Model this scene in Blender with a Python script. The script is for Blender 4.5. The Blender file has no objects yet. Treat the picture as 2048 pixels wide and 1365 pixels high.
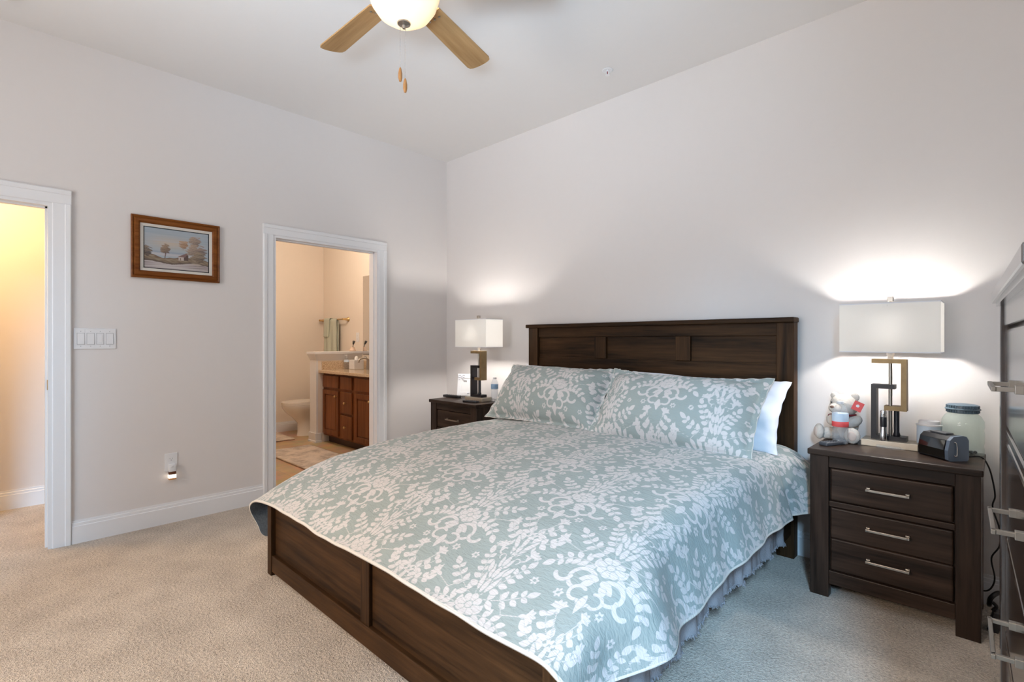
import bpy, bmesh, math, random
import numpy as np
from mathutils import Vector, Matrix, Euler
random.seed(7); rng = np.random.default_rng(7)
S = bpy.context.scene
COL = S.collection
PI = math.pi

# ------------------------------------------------------------------ camera
cam_d = bpy.data.cameras.new('camera'); cam = bpy.data.objects.new('camera', cam_d); COL.objects.link(cam)
cam.location = (4.009, -3.219, 1.22)
cam.rotation_euler = (PI / 2, 0, math.radians(43.904))
cam_d.sensor_width = 36; cam_d.lens = 1015 / 2048 * 36; cam_d.shift_y = -0.9 / 2048
cam_d.clip_start = 0.02
S.camera = cam
# ------------------------------------------------------------------ world, exposure, lights
S.view_settings.view_transform = 'Standard'
S.view_settings.look = 'None'
S.view_settings.gamma = 1
S.view_settings.use_curve_mapping = False
S.view_settings.exposure = -0.22
try:
    S.cycles.use_denoising = True
    S.cycles.max_bounces = 10; S.cycles.diffuse_bounces = 6
    S.cycles.transparent_max_bounces = 16
    S.cycles.sample_clamp_indirect = 6
    S.cycles.caustics_reflective = False; S.cycles.caustics_refractive = False
except Exception:
    pass
W = bpy.data.worlds.new('daylight'); S.world = W; W.use_nodes = True
W.node_tree.nodes['Background'].inputs[0].default_value = (0.55, 0.72, 1.0, 1)
W.node_tree.nodes['Background'].inputs[1].default_value = 1.0


def light(name, kind, loc, power, color, size=0.1, rot=(0, 0, 0), size_y=None, parent=None, spread=None):
    d = bpy.data.lights.new(name, kind); d.energy = power; d.color = color
    if kind == 'AREA':
        d.shape = 'RECTANGLE'; d.size = size; d.size_y = size_y or size
        if spread: d.spread = spread
    else:
        d.shadow_soft_size = size
    o = bpy.data.objects.new(name, d); COL.objects.link(o); o.location = loc; o.rotation_euler = rot
    if parent: o.parent = parent
    return o


# lamps outside two unseen windows: daylight, plus added warm and upward fill
def aim(loc, to):
    return (Vector(to) - Vector(loc)).to_track_quat('-Z', 'Y').to_euler()


def daylight_fill(loc, to, power, color, w, h, spread=180):
    light('window_daylight', 'AREA', loc, power, color, w, aim(loc, to), h, spread=math.radians(spread))


# daylight aimed at carpet and walls, plus added fills for carpet and ceiling
daylight_fill((5.6, -7.0, 4.0), (3.55, -1.4, 0.0), 3700, (0.42, 0.71, 1.0), 1.5, 1.5)  # cool daylight, beam placed to reach the carpet right of the bed
daylight_fill((5.6, -4.6, 0.2), (3.5, -1.3, 3.0), 285, (0.60, 0.80, 1.0), 1.5, 0.9, 75)  # added upward fill, brightens and cools the right of the ceiling
daylight_fill((1.9, -9.3, 4.5), (1.0, -2.6, 0.1), 900, (1.0, 0.71, 0.46), 2.6, 1.6)  # added warm fill for the left carpet
daylight_fill((2.2, -6.1, 1.7), (1.9, 0, 1.6), 88, (1.0, 0.92, 0.85), 2.0, 1.5)
daylight_fill((2.2, -6.1, 0.4), (2.2, -1.5, 3.0), 105, (1.0, 0.91, 0.83), 2.0, 0.9, 100)  # added upward fill for the ceiling
# unseen hall ceiling lamp, and an added bathroom fill light (warm)
light('hall_lamp', 'POINT', (-0.45, -3.55, 2.45), 78, (1.0, 0.64, 0.29), 0.12)
light('bathroom_fill', 'POINT', (-1.3, -1.0, 2.55), 58, (1.0, 0.82, 0.66), 0.12)


# ------------------------------------------------------------------ materials
def new_mat(name):
    m = bpy.data.materials.new(name); m.use_nodes = True
    nt = m.node_tree; b = nt.nodes['Principled BSDF']
    return m, nt, b


def N(nt, t, **kw):
    n = nt.nodes.new(t)
    for k, v in kw.items(): setattr(n, k, v)
    return n


def lk(nt, a, b): nt.links.new(a, b)


def plain(name, col, rough=0.5, metal=0.0, noise=0.0, nscale=20, bump=0.0, bscale=80, spec=0.5, coat=0.0):
    m, nt, b = new_mat(name)
    b.inputs['Roughness'].default_value = rough; b.inputs['Metallic'].default_value = metal
    b.inputs['Specular IOR Level'].default_value = spec
    b.inputs['Coat Weight'].default_value = coat
    tc = N(nt, 'ShaderNodeTexCoord')
    n = N(nt, 'ShaderNodeTexNoise'); n.inputs['Scale'].default_value = nscale; n.inputs['Detail'].default_value = 3
    lk(nt, tc.outputs['Object'], n.inputs['Vector'])
    r = N(nt, 'ShaderNodeMix', data_type='RGBA')
    c2 = tuple(max(0, min(1, c * (1 - noise))) for c in col)
    r.inputs[6].default_value = (*col, 1); r.inputs[7].default_value = (*c2, 1)
    lk(nt, n.outputs['Fac'], r.inputs[0]); lk(nt, r.outputs[2], b.inputs['Base Color'])
    if bump:
        n2 = N(nt, 'ShaderNodeTexNoise'); n2.inputs['Scale'].default_value = bscale; n2.inputs['Detail'].default_value = 4
        lk(nt, tc.outputs['Object'], n2.inputs['Vector'])
        bp = N(nt, 'ShaderNodeBump'); bp.inputs['Strength'].default_value = bump; bp.inputs['Distance'].default_value = 0.004
        lk(nt, n2.outputs['Fac'], bp.inputs['Height']); lk(nt, bp.outputs[0], b.inputs['Normal'])
    return m


def wood(name, dark, lite, axis, rough=0.52, scale=1.0, spec=0.13, bump=0.25):
    m, nt, b = new_mat(name)
    tc = N(nt, 'ShaderNodeTexCoord'); mp = N(nt, 'ShaderNodeMapping')
    sc = [26 * scale] * 3; sc['XYZ'.index(axis)] = 1.6 * scale
    mp.inputs['Scale'].default_value = sc
    lk(nt, tc.outputs['Object'], mp.inputs['Vector'])
    n1 = N(nt, 'ShaderNodeTexNoise'); n1.inputs['Scale'].default_value = 0.42; n1.inputs['Detail'].default_value = 5; n1.inputs['Distortion'].default_value = 0.9
    n2 = N(nt, 'ShaderNodeTexNoise'); n2.inputs['Scale'].default_value = 3.4; n2.inputs['Detail'].default_value = 6
    lk(nt, mp.outputs[0], n1.inputs['Vector']); lk(nt, mp.outputs[0], n2.inputs['Vector'])
    mx = N(nt, 'ShaderNodeMath', operation='MULTIPLY_ADD'); mx.inputs[1].default_value = 0.40
    lk(nt, n2.outputs['Fac'], mx.inputs[0])
    m2 = N(nt, 'ShaderNodeMath', operation='MULTIPLY'); m2.inputs[1].default_value = 0.7
    lk(nt, n1.outputs['Fac'], m2.inputs[0]); lk(nt, m2.outputs[0], mx.inputs[2])
    cr = N(nt, 'ShaderNodeValToRGB'); cr.color_ramp.elements[0].position = 0.36; cr.color_ramp.elements[1].position = 0.72
    cr.color_ramp.elements[0].color = (*dark, 1); cr.color_ramp.elements[1].color = (*lite, 1)
    lk(nt, mx.outputs[0], cr.inputs[0]); lk(nt, cr.outputs[0], b.inputs['Base Color'])
    b.inputs['Roughness'].default_value = rough; b.inputs['Specular IOR Level'].default_value = spec
    bp = N(nt, 'ShaderNodeBump'); bp.inputs['Strength'].default_value = bump; bp.inputs['Distance'].default_value = 0.002
    lk(nt, n2.outputs['Fac'], bp.inputs['Height']); lk(nt, bp.outputs[0], b.inputs['Normal'])
    return m


def emis(name, col, strength, base=(0.9, 0.9, 0.9)):
    m, nt, b = new_mat(name)
    b.inputs['Base Color'].default_value = (*base, 1)
    b.inputs['Emission Color'].default_value = (*col, 1); b.inputs['Emission Strength'].default_value = strength
    return m


def glass(name, col, alpha=0.25, rough=0.05):
    """thin clear shell: see-through with a tinted film and gloss"""
    m, nt, b = new_mat(name)
    out = nt.nodes['Material Output']; nt.nodes.remove(b)
    tr = N(nt, 'ShaderNodeBsdfTransparent'); tr.inputs[0].default_value = (*col, 1)
    gl = N(nt, 'ShaderNodeBsdfGlossy'); gl.inputs['Roughness'].default_value = rough
    df = N(nt, 'ShaderNodeBsdfDiffuse'); df.inputs[0].default_value = (*[min(1, c * 1.0) for c in col], 1)
    lw = N(nt, 'ShaderNodeLayerWeight'); lw.inputs['Blend'].default_value = 0.5
    pw4 = N(nt, 'ShaderNodeMath', operation='POWER'); pw4.inputs[1].default_value = 4.0; lk(nt, lw.outputs['Facing'], pw4.inputs[0])
    fr4 = N(nt, 'ShaderNodeMath', operation='MULTIPLY_ADD'); fr4.inputs[1].default_value = 0.55; fr4.inputs[2].default_value = 0.03; lk(nt, pw4.outputs[0], fr4.inputs[0])
    n = N(nt, 'ShaderNodeTexNoise'); n.inputs['Scale'].default_value = 25
    mt = N(nt, 'ShaderNodeMath', operation='MULTIPLY_ADD'); mt.inputs[1].default_value = 0.1; mt.inputs[2].default_value = alpha - 0.05
    lk(nt, n.outputs['Fac'], mt.inputs[0])
    m1 = N(nt, 'ShaderNodeMixShader'); lk(nt, mt.outputs[0], m1.inputs[0]); lk(nt, tr.outputs[0], m1.inputs[1]); lk(nt, df.outputs[0], m1.inputs[2])
    m2 = N(nt, 'ShaderNodeMixShader'); lk(nt, fr4.outputs[0], m2.inputs[0]); lk(nt, m1.outputs[0], m2.inputs[1]); lk(nt, gl.outputs[0], m2.inputs[2])
    lk(nt, m2.outputs[0], out.inputs[0])
    return m


def carpet_mat():
    m, nt, b = new_mat('carpet')
    tc = N(nt, 'ShaderNodeTexCoord')
    n1 = N(nt, 'ShaderNodeTexNoise'); n1.inputs['Scale'].default_value = 95; n1.inputs['Detail'].default_value = 3; n1.inputs['Roughness'].default_value = 0.6
    n2 = N(nt, 'ShaderNodeTexNoise'); n2.inputs['Scale'].default_value = 5; n2.inputs['Detail'].default_value = 3
    n3 = N(nt, 'ShaderNodeTexNoise'); n3.inputs['Scale'].default_value = 260; n3.inputs['Detail'].default_value = 2
    for n in (n1, n2, n3): lk(nt, tc.outputs['Object'], n.inputs['Vector'])
    a = N(nt, 'ShaderNodeMath', operation='MULTIPLY'); a.inputs[1].default_value = 0.55; lk(nt, n1.outputs['Fac'], a.inputs[0])
    a2 = N(nt, 'ShaderNodeMath', operation='MULTIPLY_ADD'); a2.inputs[1].default_value = 0.25; lk(nt, n2.outputs['Fac'], a2.inputs[0]); lk(nt, a.outputs[0], a2.inputs[2])
    a3 = N(nt, 'ShaderNodeMath', operation='MULTIPLY_ADD'); a3.inputs[1].default_value = 0.3; lk(nt, n3.outputs['Fac'], a3.inputs[0]); lk(nt, a2.outputs[0], a3.inputs[2])
    cr = N(nt, 'ShaderNodeValToRGB')
    cr.color_ramp.elements[0].position = 0.38; cr.color_ramp.elements[0].color = (0.27, 0.225, 0.18, 1)
    cr.color_ramp.elements[1].position = 0.68; cr.color_ramp.elements[1].color = (0.70, 0.61, 0.515, 1)
    lk(nt, a3.outputs[0], cr.inputs[0]); lk(nt, cr.outputs[0], b.inputs['Base Color'])
    b.inputs['Roughness'].default_value = 0.95; b.inputs['Specular IOR Level'].default_value = 0.1
    b.inputs['Sheen Weight'].default_value = 0.2
    bp = N(nt, 'ShaderNodeBump'); bp.inputs['Strength'].default_value = 1.0; bp.inputs['Distance'].default_value = 0.02
    lk(nt, a3.outputs[0], bp.inputs['Height']); lk(nt, bp.outputs[0], b.inputs['Normal'])
    return m


def fabric_pattern(name, ground, figure):
    """sage ground with an off-white damask figure; the figure is stored on the cloth as a distance field"""
    m, nt, b = new_mat(name)
    at = N(nt, 'ShaderNodeAttribute'); at.attribute_name = 'figure'
    ae = N(nt, 'ShaderNodeAttribute'); ae.attribute_name = 'hem'
    uv = N(nt, 'ShaderNodeUVMap')
    mr = N(nt, 'ShaderNodeMapRange'); mr.inputs[1].default_value = -0.0009; mr.inputs[2].default_value = 0.0009; mr.inputs[3].default_value = 1; mr.inputs[4].default_value = 0
    lk(nt, at.outputs['Fac'], mr.inputs[0])
    nz = N(nt, 'ShaderNodeTexNoise'); nz.inputs['Scale'].default_value = 9; nz.inputs['Detail'].default_value = 4
    lk(nt, uv.outputs[0], nz.inputs['Vector'])
    g = N(nt, 'ShaderNodeMix', data_type='RGBA'); g.inputs[6].default_value = (*ground, 1); g.inputs[7].default_value = (*[c * 0.9 for c in ground], 1)
    lk(nt, nz.outputs['Fac'], g.inputs[0])
    mx = N(nt, 'ShaderNodeMix', data_type='RGBA'); mx.inputs[7].default_value = (*figure, 1)
    lk(nt, mr.outputs[0], mx.inputs[0]); lk(nt, g.outputs[2], mx.inputs[6])
    mh = N(nt, 'ShaderNodeMapRange'); mh.inputs[1].default_value = 0.008; mh.inputs[2].default_value = 0.0095; mh.inputs[3].default_value = 1; mh.inputs[4].default_value = 0
    lk(nt, ae.outputs['Fac'], mh.inputs[0])
    m3 = N(nt, 'ShaderNodeMix', data_type='RGBA'); m3.inputs[7].default_value = (0.60, 0.57, 0.52, 1)
    lk(nt, mh.outputs[0], m3.inputs[0]); lk(nt, mx.outputs[2], m3.inputs[6]); lk(nt, m3.outputs[2], b.inputs['Base Color'])
    b.inputs['Roughness'].default_value = 0.85; b.inputs['Specular IOR Level'].default_value = 0.2
    b.inputs['Sheen Weight'].default_value = 0.1
    # quilting puckers: short ripples running across the cloth
    mp = N(nt, 'ShaderNodeMapping'); mp.inputs['Scale'].default_value = (34, 95, 1); lk(nt, uv.outputs[0], mp.inputs['Vector'])
    q = N(nt, 'ShaderNodeTexNoise'); q.inputs['Scale'].default_value = 1; q.inputs['Detail'].default_value = 2; q.inputs['Distortion'].default_value = 0.6
    lk(nt, mp.outputs[0], q.inputs['Vector'])
    bp = N(nt, 'ShaderNodeBump'); bp.inputs['Strength'].default_value = 0.55; bp.inputs['Distance'].default_value = 0.006
    lk(nt, q.outputs['Fac'], bp.inputs['Height']); lk(nt, bp.outputs[0], b.inputs['Normal'])
    return m


def attr_paint(name, rough=0.5):
    m, nt, b = new_mat(name)
    at = N(nt, 'ShaderNodeAttribute'); at.attribute_name = 'paint'
    lk(nt, at.outputs['Color'], b.inputs['Base Color']); b.inputs['Roughness'].default_value = rough
    return m


M = {}
M['wall'] = plain('wall_paint', (0.67, 0.635, 0.615), 0.7, bump=0.05, bscale=250, noise=0.02, spec=0.3)
M['ceil'] = plain('ceiling_paint', (0.68, 0.66, 0.645), 0.8, bump=0.05, bscale=200, noise=0.02, spec=0.2)
M['trim'] = plain('white_trim', (0.74, 0.74, 0.75), 0.4, noise=0.02)
M['bathwall'] = plain('bathroom_paint', (0.75, 0.67, 0.58), 0.6, noise=0.02)
M['carpet'] = carpet_mat()
ED, EL = (0.006, 0.0028, 0.0012), (0.060, 0.028, 0.0105)
M['wx'] = wood('espresso_wood_horizontal', ED, EL, 'X')
M['wy'] = wood('espresso_wood_lengthwise', ED, EL, 'Y')
M['wz'] = wood('espresso_wood_upright', ED, EL, 'Z')
M['nx'] = wood('dark_oak_horizontal', (0.009, 0.005, 0.0035), (0.052, 0.031, 0.021), 'X', 0.40, spec=0.2)
M['nz'] = wood('dark_oak_upright', (0.009, 0.005, 0.0035), (0.048, 0.029, 0.020), 'Z', 0.40, spec=0.2)
M['cz'] = wood('dark_chest_upright', (0.018, 0.011, 0.008), (0.065, 0.042, 0.031), 'Z', 0.20, spec=0.8, bump=0.04)
M['cy'] = wood('dark_chest_lengthwise', (0.018, 0.011, 0.008), (0.065, 0.042, 0.031), 'Y', 0.20, spec=0.8, bump=0.04)
for k_ in ('cz', 'cy'):   # lacquered chest front, glossy at a glancing angle
    b_ = M[k_].node_tree.nodes['Principled BSDF']; b_.inputs['Coat Weight'].default_value = 1.0; b_.inputs['Coat Roughness'].default_value = 0.12
M['nickel'] = plain('brushed_nickel', (0.40, 0.37, 0.33), 0.36, 1.0, noise=0.1)
M['brass'] = plain('brass', (0.65, 0.45, 0.20), 0.3, 1.0, noise=0.1)
M['fanwood'] = wood('light_maple', (0.30, 0.165, 0.065), (0.47, 0.29, 0.135), 'X', 0.5)
M['knobwood'] = plain('honey_wood', (0.45, 0.20, 0.06), 0.35, noise=0.4, nscale=60)
M['shade'] = None
M['gold'] = plain('antique_gold', (0.27, 0.185, 0.09), 0.45, 0.6, noise=0.35, nscale=30)
M['black'] = plain('black_metal', (0.012, 0.012, 0.016), 0.35, 0.3, noise=0.2)
M['champ'] = plain('champagne_metal', (0.55, 0.49, 0.40), 0.35, 0.6, noise=0.1)
M['chrome'] = plain('chrome', (0.7, 0.7, 0.7), 0.15, 1.0, noise=0.05)
M['plastic'] = plain('black_plastic', (0.015, 0.015, 0.018), 0.3, noise=0.1)
M['greyplastic'] = plain('grey_plastic', (0.06, 0.065, 0.075), 0.4, noise=0.1)
M['white'] = plain('white_plastic', (0.72, 0.72, 0.73), 0.35, noise=0.02)
M['sheet'] = plain('white_cotton', (0.74, 0.75, 0.80), 0.85, noise=0.03, bump=0.15, bscale=40, spec=0.2)
M['plush'] = plain('grey_plush', (0.31, 0.295, 0.31), 0.95, noise=0.35, nscale=14, bump=0.6, bscale=160, spec=0.1)
M['quilt'] = fabric_pattern('sage_damask_cotton', (0.29, 0.335, 0.322), (0.52, 0.495, 0.485))
M['lining'] = plain('grey_blue_lining', (0.16, 0.20, 0.24), 0.9, noise=0.6, nscale=90, bump=0.5, bscale=100)
M['binding'] = plain('cream_binding', (0.60, 0.57, 0.52), 0.9, noise=0.1, nscale=120)
M['porcelain'] = plain('porcelain', (0.78, 0.74, 0.68), 0.12, noise=0.02)
M['cherry'] = wood('cherry_cabinet', (0.10, 0.030, 0.010), (0.20, 0.070, 0.024), 'Z', 0.35)
M['towel'] = plain('pale_green_terry', (0.50, 0.53, 0.44), 0.95, noise=0.15, nscale=120, bump=0.6, bscale=200)
M['mirror'] = plain('mirror_glass', (0.85, 0.85, 0.85), 0.02, 1.0)
M['fur'] = plain('cream_fur', (0.70, 0.64, 0.57), 0.95, noise=0.15, nscale=60, bump=0.8, bscale=120, spec=0.1)
M['pad'] = plain('pale_pink_pad', (0.66, 0.54, 0.47), 0.9, noise=0.1)
M['red'] = plain('red_card', (0.75, 0.09, 0.09), 0.5, noise=0.1)
M['ribbon'] = plain('dark_red_ribbon', (0.22, 0.02, 0.03), 0.5)
M['paper'] = plain('white_paper', (0.75, 0.75, 0.75), 0.6)
M['clear'] = glass('clear_plastic', (0.97, 0.98, 0.99), 0.09)
M['water'] = glass('water', (0.97, 0.98, 0.99), 0.05)
M['greenglass'] = glass('green_tinted_glass', (0.90, 0.965, 0.935), 0.13)
M['pane'] = glass('window_glass', (0.97, 0.98, 0.99), 0.06)
M['label'] = plain('blue_label', (0.30, 0.48, 0.72), 0.5, noise=0.5, nscale=45)
M['label2'] = plain('pale_blue_label', (0.62, 0.74, 0.86), 0.5, noise=0.12, nscale=70)
M['slate'] = plain('slate_blue_plastic', (0.10, 0.15, 0.19), 0.35, noise=0.1)
M['steelblue'] = plain('blue_grey_plastic', (0.11, 0.15, 0.21), 0.3, noise=0.15)
M['screen'] = plain('glossy_black_face', (0.010, 0.009, 0.007), 0.06, noise=0.2)
M['peach'] = plain('peach_ceramic', (0.75, 0.55, 0.42), 0.4, noise=0.2, nscale=50)
M['dial'] = plain('grey_socket', (0.25, 0.25, 0.26), 0.5)


def shade_mat(name, dcol, tcol, fac):
    m, nt, b = new_mat(name)
    out = nt.nodes['Material Output']; nt.nodes.remove(b)
    d = N(nt, 'ShaderNodeBsdfDiffuse'); d.inputs[0].default_value = (*dcol, 1)
    t = N(nt, 'ShaderNodeBsdfTranslucent'); t.inputs[0].default_value = (*tcol, 1)
    tc = N(nt, 'ShaderNodeTexCoord'); n = N(nt, 'ShaderNodeTexNoise'); n.inputs['Scale'].default_value = 160
    lk(nt, tc.outputs['Object'], n.inputs['Vector'])
    mt = N(nt, 'ShaderNodeMath', operation='MULTIPLY_ADD'); mt.inputs[1].default_value = 0.04; mt.inputs[2].default_value = fac
    lk(nt, n.outputs['Fac'], mt.inputs[0])
    mx = N(nt, 'ShaderNodeMixShader'); lk(nt, mt.outputs[0], mx.inputs[0]); lk(nt, d.outputs[0], mx.inputs[1]); lk(nt, t.outputs[0], mx.inputs[2])
    lk(nt, mx.outputs[0], out.inputs[0])
    return m


M['shade'] = shade_mat('linen_lampshade', (0.84, 0.84, 0.83), (0.94, 0.93, 0.91), 0.76)
M['bowl'] = shade_mat('frosted_bowl_glass', (0.85, 0.82, 0.78), (0.96, 0.90, 0.82), 0.72)


def granite():
    m, nt, b = new_mat('speckled_granite')
    tc = N(nt, 'ShaderNodeTexCoord'); v = N(nt, 'ShaderNodeTexNoise'); v.inputs['Scale'].default_value = 130; v.inputs['Detail'].default_value = 5
    lk(nt, tc.outputs['Object'], v.inputs['Vector'])
    cr = N(nt, 'ShaderNodeValToRGB'); e = cr.color_ramp.elements
    e[0].position = 0.30; e[0].color = (0.26, 0.16, 0.09, 1); e[1].position = 0.58; e[1].color = (0.66, 0.52, 0.36, 1)
    lk(nt, v.outputs['Fac'], cr.inputs[0]); lk(nt, cr.outputs[0], b.inputs['Base Color']); b.inputs['Roughness'].default_value = 0.15
    return m


M['granite'] = granite()


def tile_mat():
    m, nt, b = new_mat('tan_floor_tile')
    tc = N(nt, 'ShaderNodeTexCoord'); br = N(nt, 'ShaderNodeTexBrick'); br.offset = 0
    br.inputs['Scale'].default_value = 1; br.inputs['Brick Width'].default_value = 0.33; br.inputs['Row Height'].default_value = 0.33
    br.inputs['Mortar Size'].default_value = 0.004
    br.inputs['Color1'].default_value = (0.50, 0.33, 0.18, 1); br.inputs['Color2'].default_value = (0.44, 0.28, 0.15, 1); br.inputs['Mortar'].default_value = (0.35, 0.26, 0.17, 1)
    lk(nt, tc.outputs['Object'], br.inputs['Vector'])
    n = N(nt, 'ShaderNodeTexNoise'); n.inputs['Scale'].default_value = 6; n.inputs['Detail'].default_value = 6; lk(nt, tc.outputs['Object'], n.inputs['Vector'])
    mx = N(nt, 'ShaderNodeMix', data_type='RGBA', blend_type='OVERLAY'); mx.inputs[0].default_value = 0.5
    lk(nt, br.outputs['Color'], mx.inputs[6]); lk(nt, n.outputs['Color'], mx.inputs[7]); lk(nt, mx.outputs[2], b.inputs['Base Color'])
    b.inputs['Roughness'].default_value = 0.3
    return m


M['tile'] = tile_mat()


def rug_mat():
    m, nt, b = new_mat('mottled_bath_rug')
    tc = N(nt, 'ShaderNodeTexCoord'); n = N(nt, 'ShaderNodeTexNoise'); n.inputs['Scale'].default_value = 7; n.inputs['Detail'].default_value = 6; n.inputs['Roughness'].default_value = 0.7
    lk(nt, tc.outputs['Object'], n.inputs['Vector'])
    cr = N(nt, 'ShaderNodeValToRGB'); e = cr.color_ramp.elements
    e[0].position = 0.30; e[0].color = (0.28, 0.23, 0.19, 1); e[1].position = 0.56; e[1].color = (0.62, 0.52, 0.42, 1)
    lk(nt, n.outputs['Fac'], cr.inputs[0]); lk(nt, cr.outputs[0], b.inputs['Base Color']); b.inputs['Roughness'].default_value = 0.95
    return m


M['rug'] = rug_mat()


# ------------------------------------------------------------------ mesh builder
class MB:
    def __init__(s): s.v, s.f = [], []

    def add(s, vs, fs):
        o = len(s.v); s.v += [tuple(v) for v in vs]; s.f += [tuple(i + o for i in f) for f in fs]; return s

    def bm(s, bm, mat=None):
        bm.verts.index_update()
        vs = [(mat @ v.co if mat else v.co)[:] for v in bm.verts]
        fs = [[v.index for v in f.verts] for f in bm.faces]
        bm.free(); return s.add(vs, fs)

    def box(s, x0, x1, y0, y1, z0, z1, bev=0.0, seg=2, mat=None):
        bm = bmesh.new(); bmesh.ops.create_cube(bm, size=1)
        for v in bm.verts:
            v.co = Vector(((x0 + x1) / 2 + v.co.x * (x1 - x0), (y0 + y1) / 2 + v.co.y * (y1 - y0), (z0 + z1) / 2 + v.co.z * (z1 - z0)))
        if bev: bmesh.ops.bevel(bm, geom=bm.edges[:], offset=bev, segments=seg, affect='EDGES', profile=0.5)
        return s.bm(bm, mat)

    def lathe(s, prof, c=(0, 0, 0), n=32, axis='Z', mat=None, sx=1, sy=1):
        vs, fs = [], []
        k = len(prof)
        for i in range(n):
            a = 2 * PI * i / n
            for r, z in prof:
                p = (r * math.cos(a) * sx, r * math.sin(a) * sy, z)
                if axis == 'X': p = (p[2], p[0], p[1])
                if axis == 'Y': p = (p[0], p[2], p[1])
                p = Vector(p) + Vector(c)
                vs.append((mat @ p if mat else p)[:])
        for i in range(n):
            j = (i + 1) % n
            for q in range(k - 1): fs.append((i * k + q, j * k + q, j * k + q + 1, i * k + q + 1))
        if prof[0][0] > 1e-6: fs.append([i * k for i in range(n)][::-1])
        if prof[-1][0] > 1e-6: fs.append([i * k + k - 1 for i in range(n)])
        return s.add(vs, fs)

    def cyl(s, p0, p1, r0, r1=None, n=16, caps=True):
        r1 = r0 if r1 is None else r1
        p0, p1 = Vector(p0), Vector(p1); d = (p1 - p0).normalized()
        a = d.orthogonal().normalized(); b = d.cross(a)
        vs, fs = [], []
        for p, r in ((p0, r0), (p1, r1)):
            for i in range(n):
                t = 2 * PI * i / n; vs.append((p + a * r * math.cos(t) + b * r * math.sin(t))[:])
        for i in range(n): fs.append((i, (i + 1) % n, n + (i + 1) % n, n + i))
        if caps: fs += [tuple(range(n))[::-1], tuple(range(n, 2 * n))]
        return s.add(vs, fs)

    def tube(s, pts, r, n=10, sub=6):
        P = [Vector(p) for p in pts]
        Q = []
        for i in range(len(P) - 1):
            p0, p1, p2, p3 = P[max(0, i - 1)], P[i], P[i + 1], P[min(len(P) - 1, i + 2)]
            for k in range(sub):
                t = k / sub
                Q.append(0.5 * ((2 * p1) + (p2 - p0) * t + (2 * p0 - 5 * p1 + 4 * p2 - p3) * t * t + (3 * p1 - p0 - 3 * p2 + p3) * t ** 3))
        Q.append(P[-1])
        vs, fs = [], []
        prev = None
        for i, q in enumerate(Q):
            d = (Q[min(i + 1, len(Q) - 1)] - Q[max(i - 1, 0)]).normalized()
            if prev is None: a = d.orthogonal().normalized()
            else: a = (prev - d * prev.dot(d)).normalized()
            prev = a; b = d.cross(a)
            for k in range(n):
                t = 2 * PI * k / n; vs.append((q + a * r * math.cos(t) + b * r * math.sin(t))[:])
        for i in range(len(Q) - 1):
            for k in range(n):
                fs.append((i * n + k, i * n + (k + 1) % n, (i + 1) * n + (k + 1) % n, (i + 1) * n + k))
        fs += [tuple(range(n))[::-1], tuple(range((len(Q) - 1) * n, len(Q) * n))]
        return s.add(vs, fs)

    def ball(s, c, r, n=20, m=14, mat=None):
        rx, ry, rz = (r, r, r) if isinstance(r, (int, float)) else r
        prof = [(math.sin(PI * i / m), -math.cos(PI * i / m)) for i in range(m + 1)]
        vs, fs = [], []
        k = m + 1
        for i in range(n):
            a = 2 * PI * i / n
            for rr, z in prof:
                p = Vector((rr * math.cos(a) * rx, rr * math.sin(a) * ry, z * rz))
                p = (mat @ p if mat else p) + Vector(c); vs.append(p[:])
        for i in range(n):
            j = (i + 1) % n
            for q in range(m): fs.append((i * k + q, j * k + q, j * k + q + 1, i * k + q + 1))
        return s.add(vs, fs)

    def extrude(s, poly, lo, hi, plane='XZ'):
        """closed polygon in a plane, extruded along the remaining axis from lo to hi"""
        n = len(poly); vs = []
        for h in (lo, hi):
            for a, b in poly:
                vs.append({'XZ': (a, h, b), 'YZ': (h, a, b), 'XY': (a, b, h)}[plane])
        fs = [tuple(range(n))[::-1], tuple(range(n, 2 * n))]
        for i in range(n): fs.append((i, (i + 1) % n, n + (i + 1) % n, n + i))
        return s.add(vs, fs)

    def build(s, name, mat, parent=None, smooth=False, loc=None):
        me = bpy.data.meshes.new(name); me.from_pydata(s.v, [], s.f); me.update()
        bm = bmesh.new(); bm.from_mesh(me)
        bmesh.ops.remove_doubles(bm, verts=bm.verts, dist=1e-6)
        bmesh.ops.recalc_face_normals(bm, faces=bm.faces); bm.to_mesh(me); bm.free()
        me.materials.append(mat)
        if smooth:
            me.polygons.foreach_set('use_smooth', [True] * len(me.polygons))
            try: me.set_sharp_from_angle(angle=math.radians(40))
            except Exception: pass
        o = bpy.data.objects.new(name, me); COL.objects.link(o)
        if parent: o.parent = parent
        if loc: o.location = loc
        return o


def empty(name, label, cat, loc=(0, 0, 0), rz=0, group=None):
    o = bpy.data.objects.new(name, None); COL.objects.link(o); o.empty_display_size = 0.05
    o.location = loc; o.rotation_euler = (0, 0, rz); tag(o, label, cat, group); return o


def tag(o, label, cat, group=None, kind=None):
    o['label'] = label; o['category'] = cat
    if group: o['group'] = group
    if kind: o['kind'] = kind
    return o


def struct(name, mb, mat, label=None, cat=None):
    o = mb.build(name, mat); o['kind'] = 'structure'
    o['label'] = label or name.replace('_', ' '); o['category'] = cat or name.split('_')[0]
    return o


def dup(root, loc, rz=None, label=None):
    def cp(o, par):
        c = o.copy(); COL.objects.link(c)
        if par: c.parent = par
        for ch in list(o.children): cp(ch, c)
        return c
    r = cp(root, None); r.location = loc
    if rz is not None: r.rotation_euler = (0, 0, rz)
    if label: r['label'] = label
    return r


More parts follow.
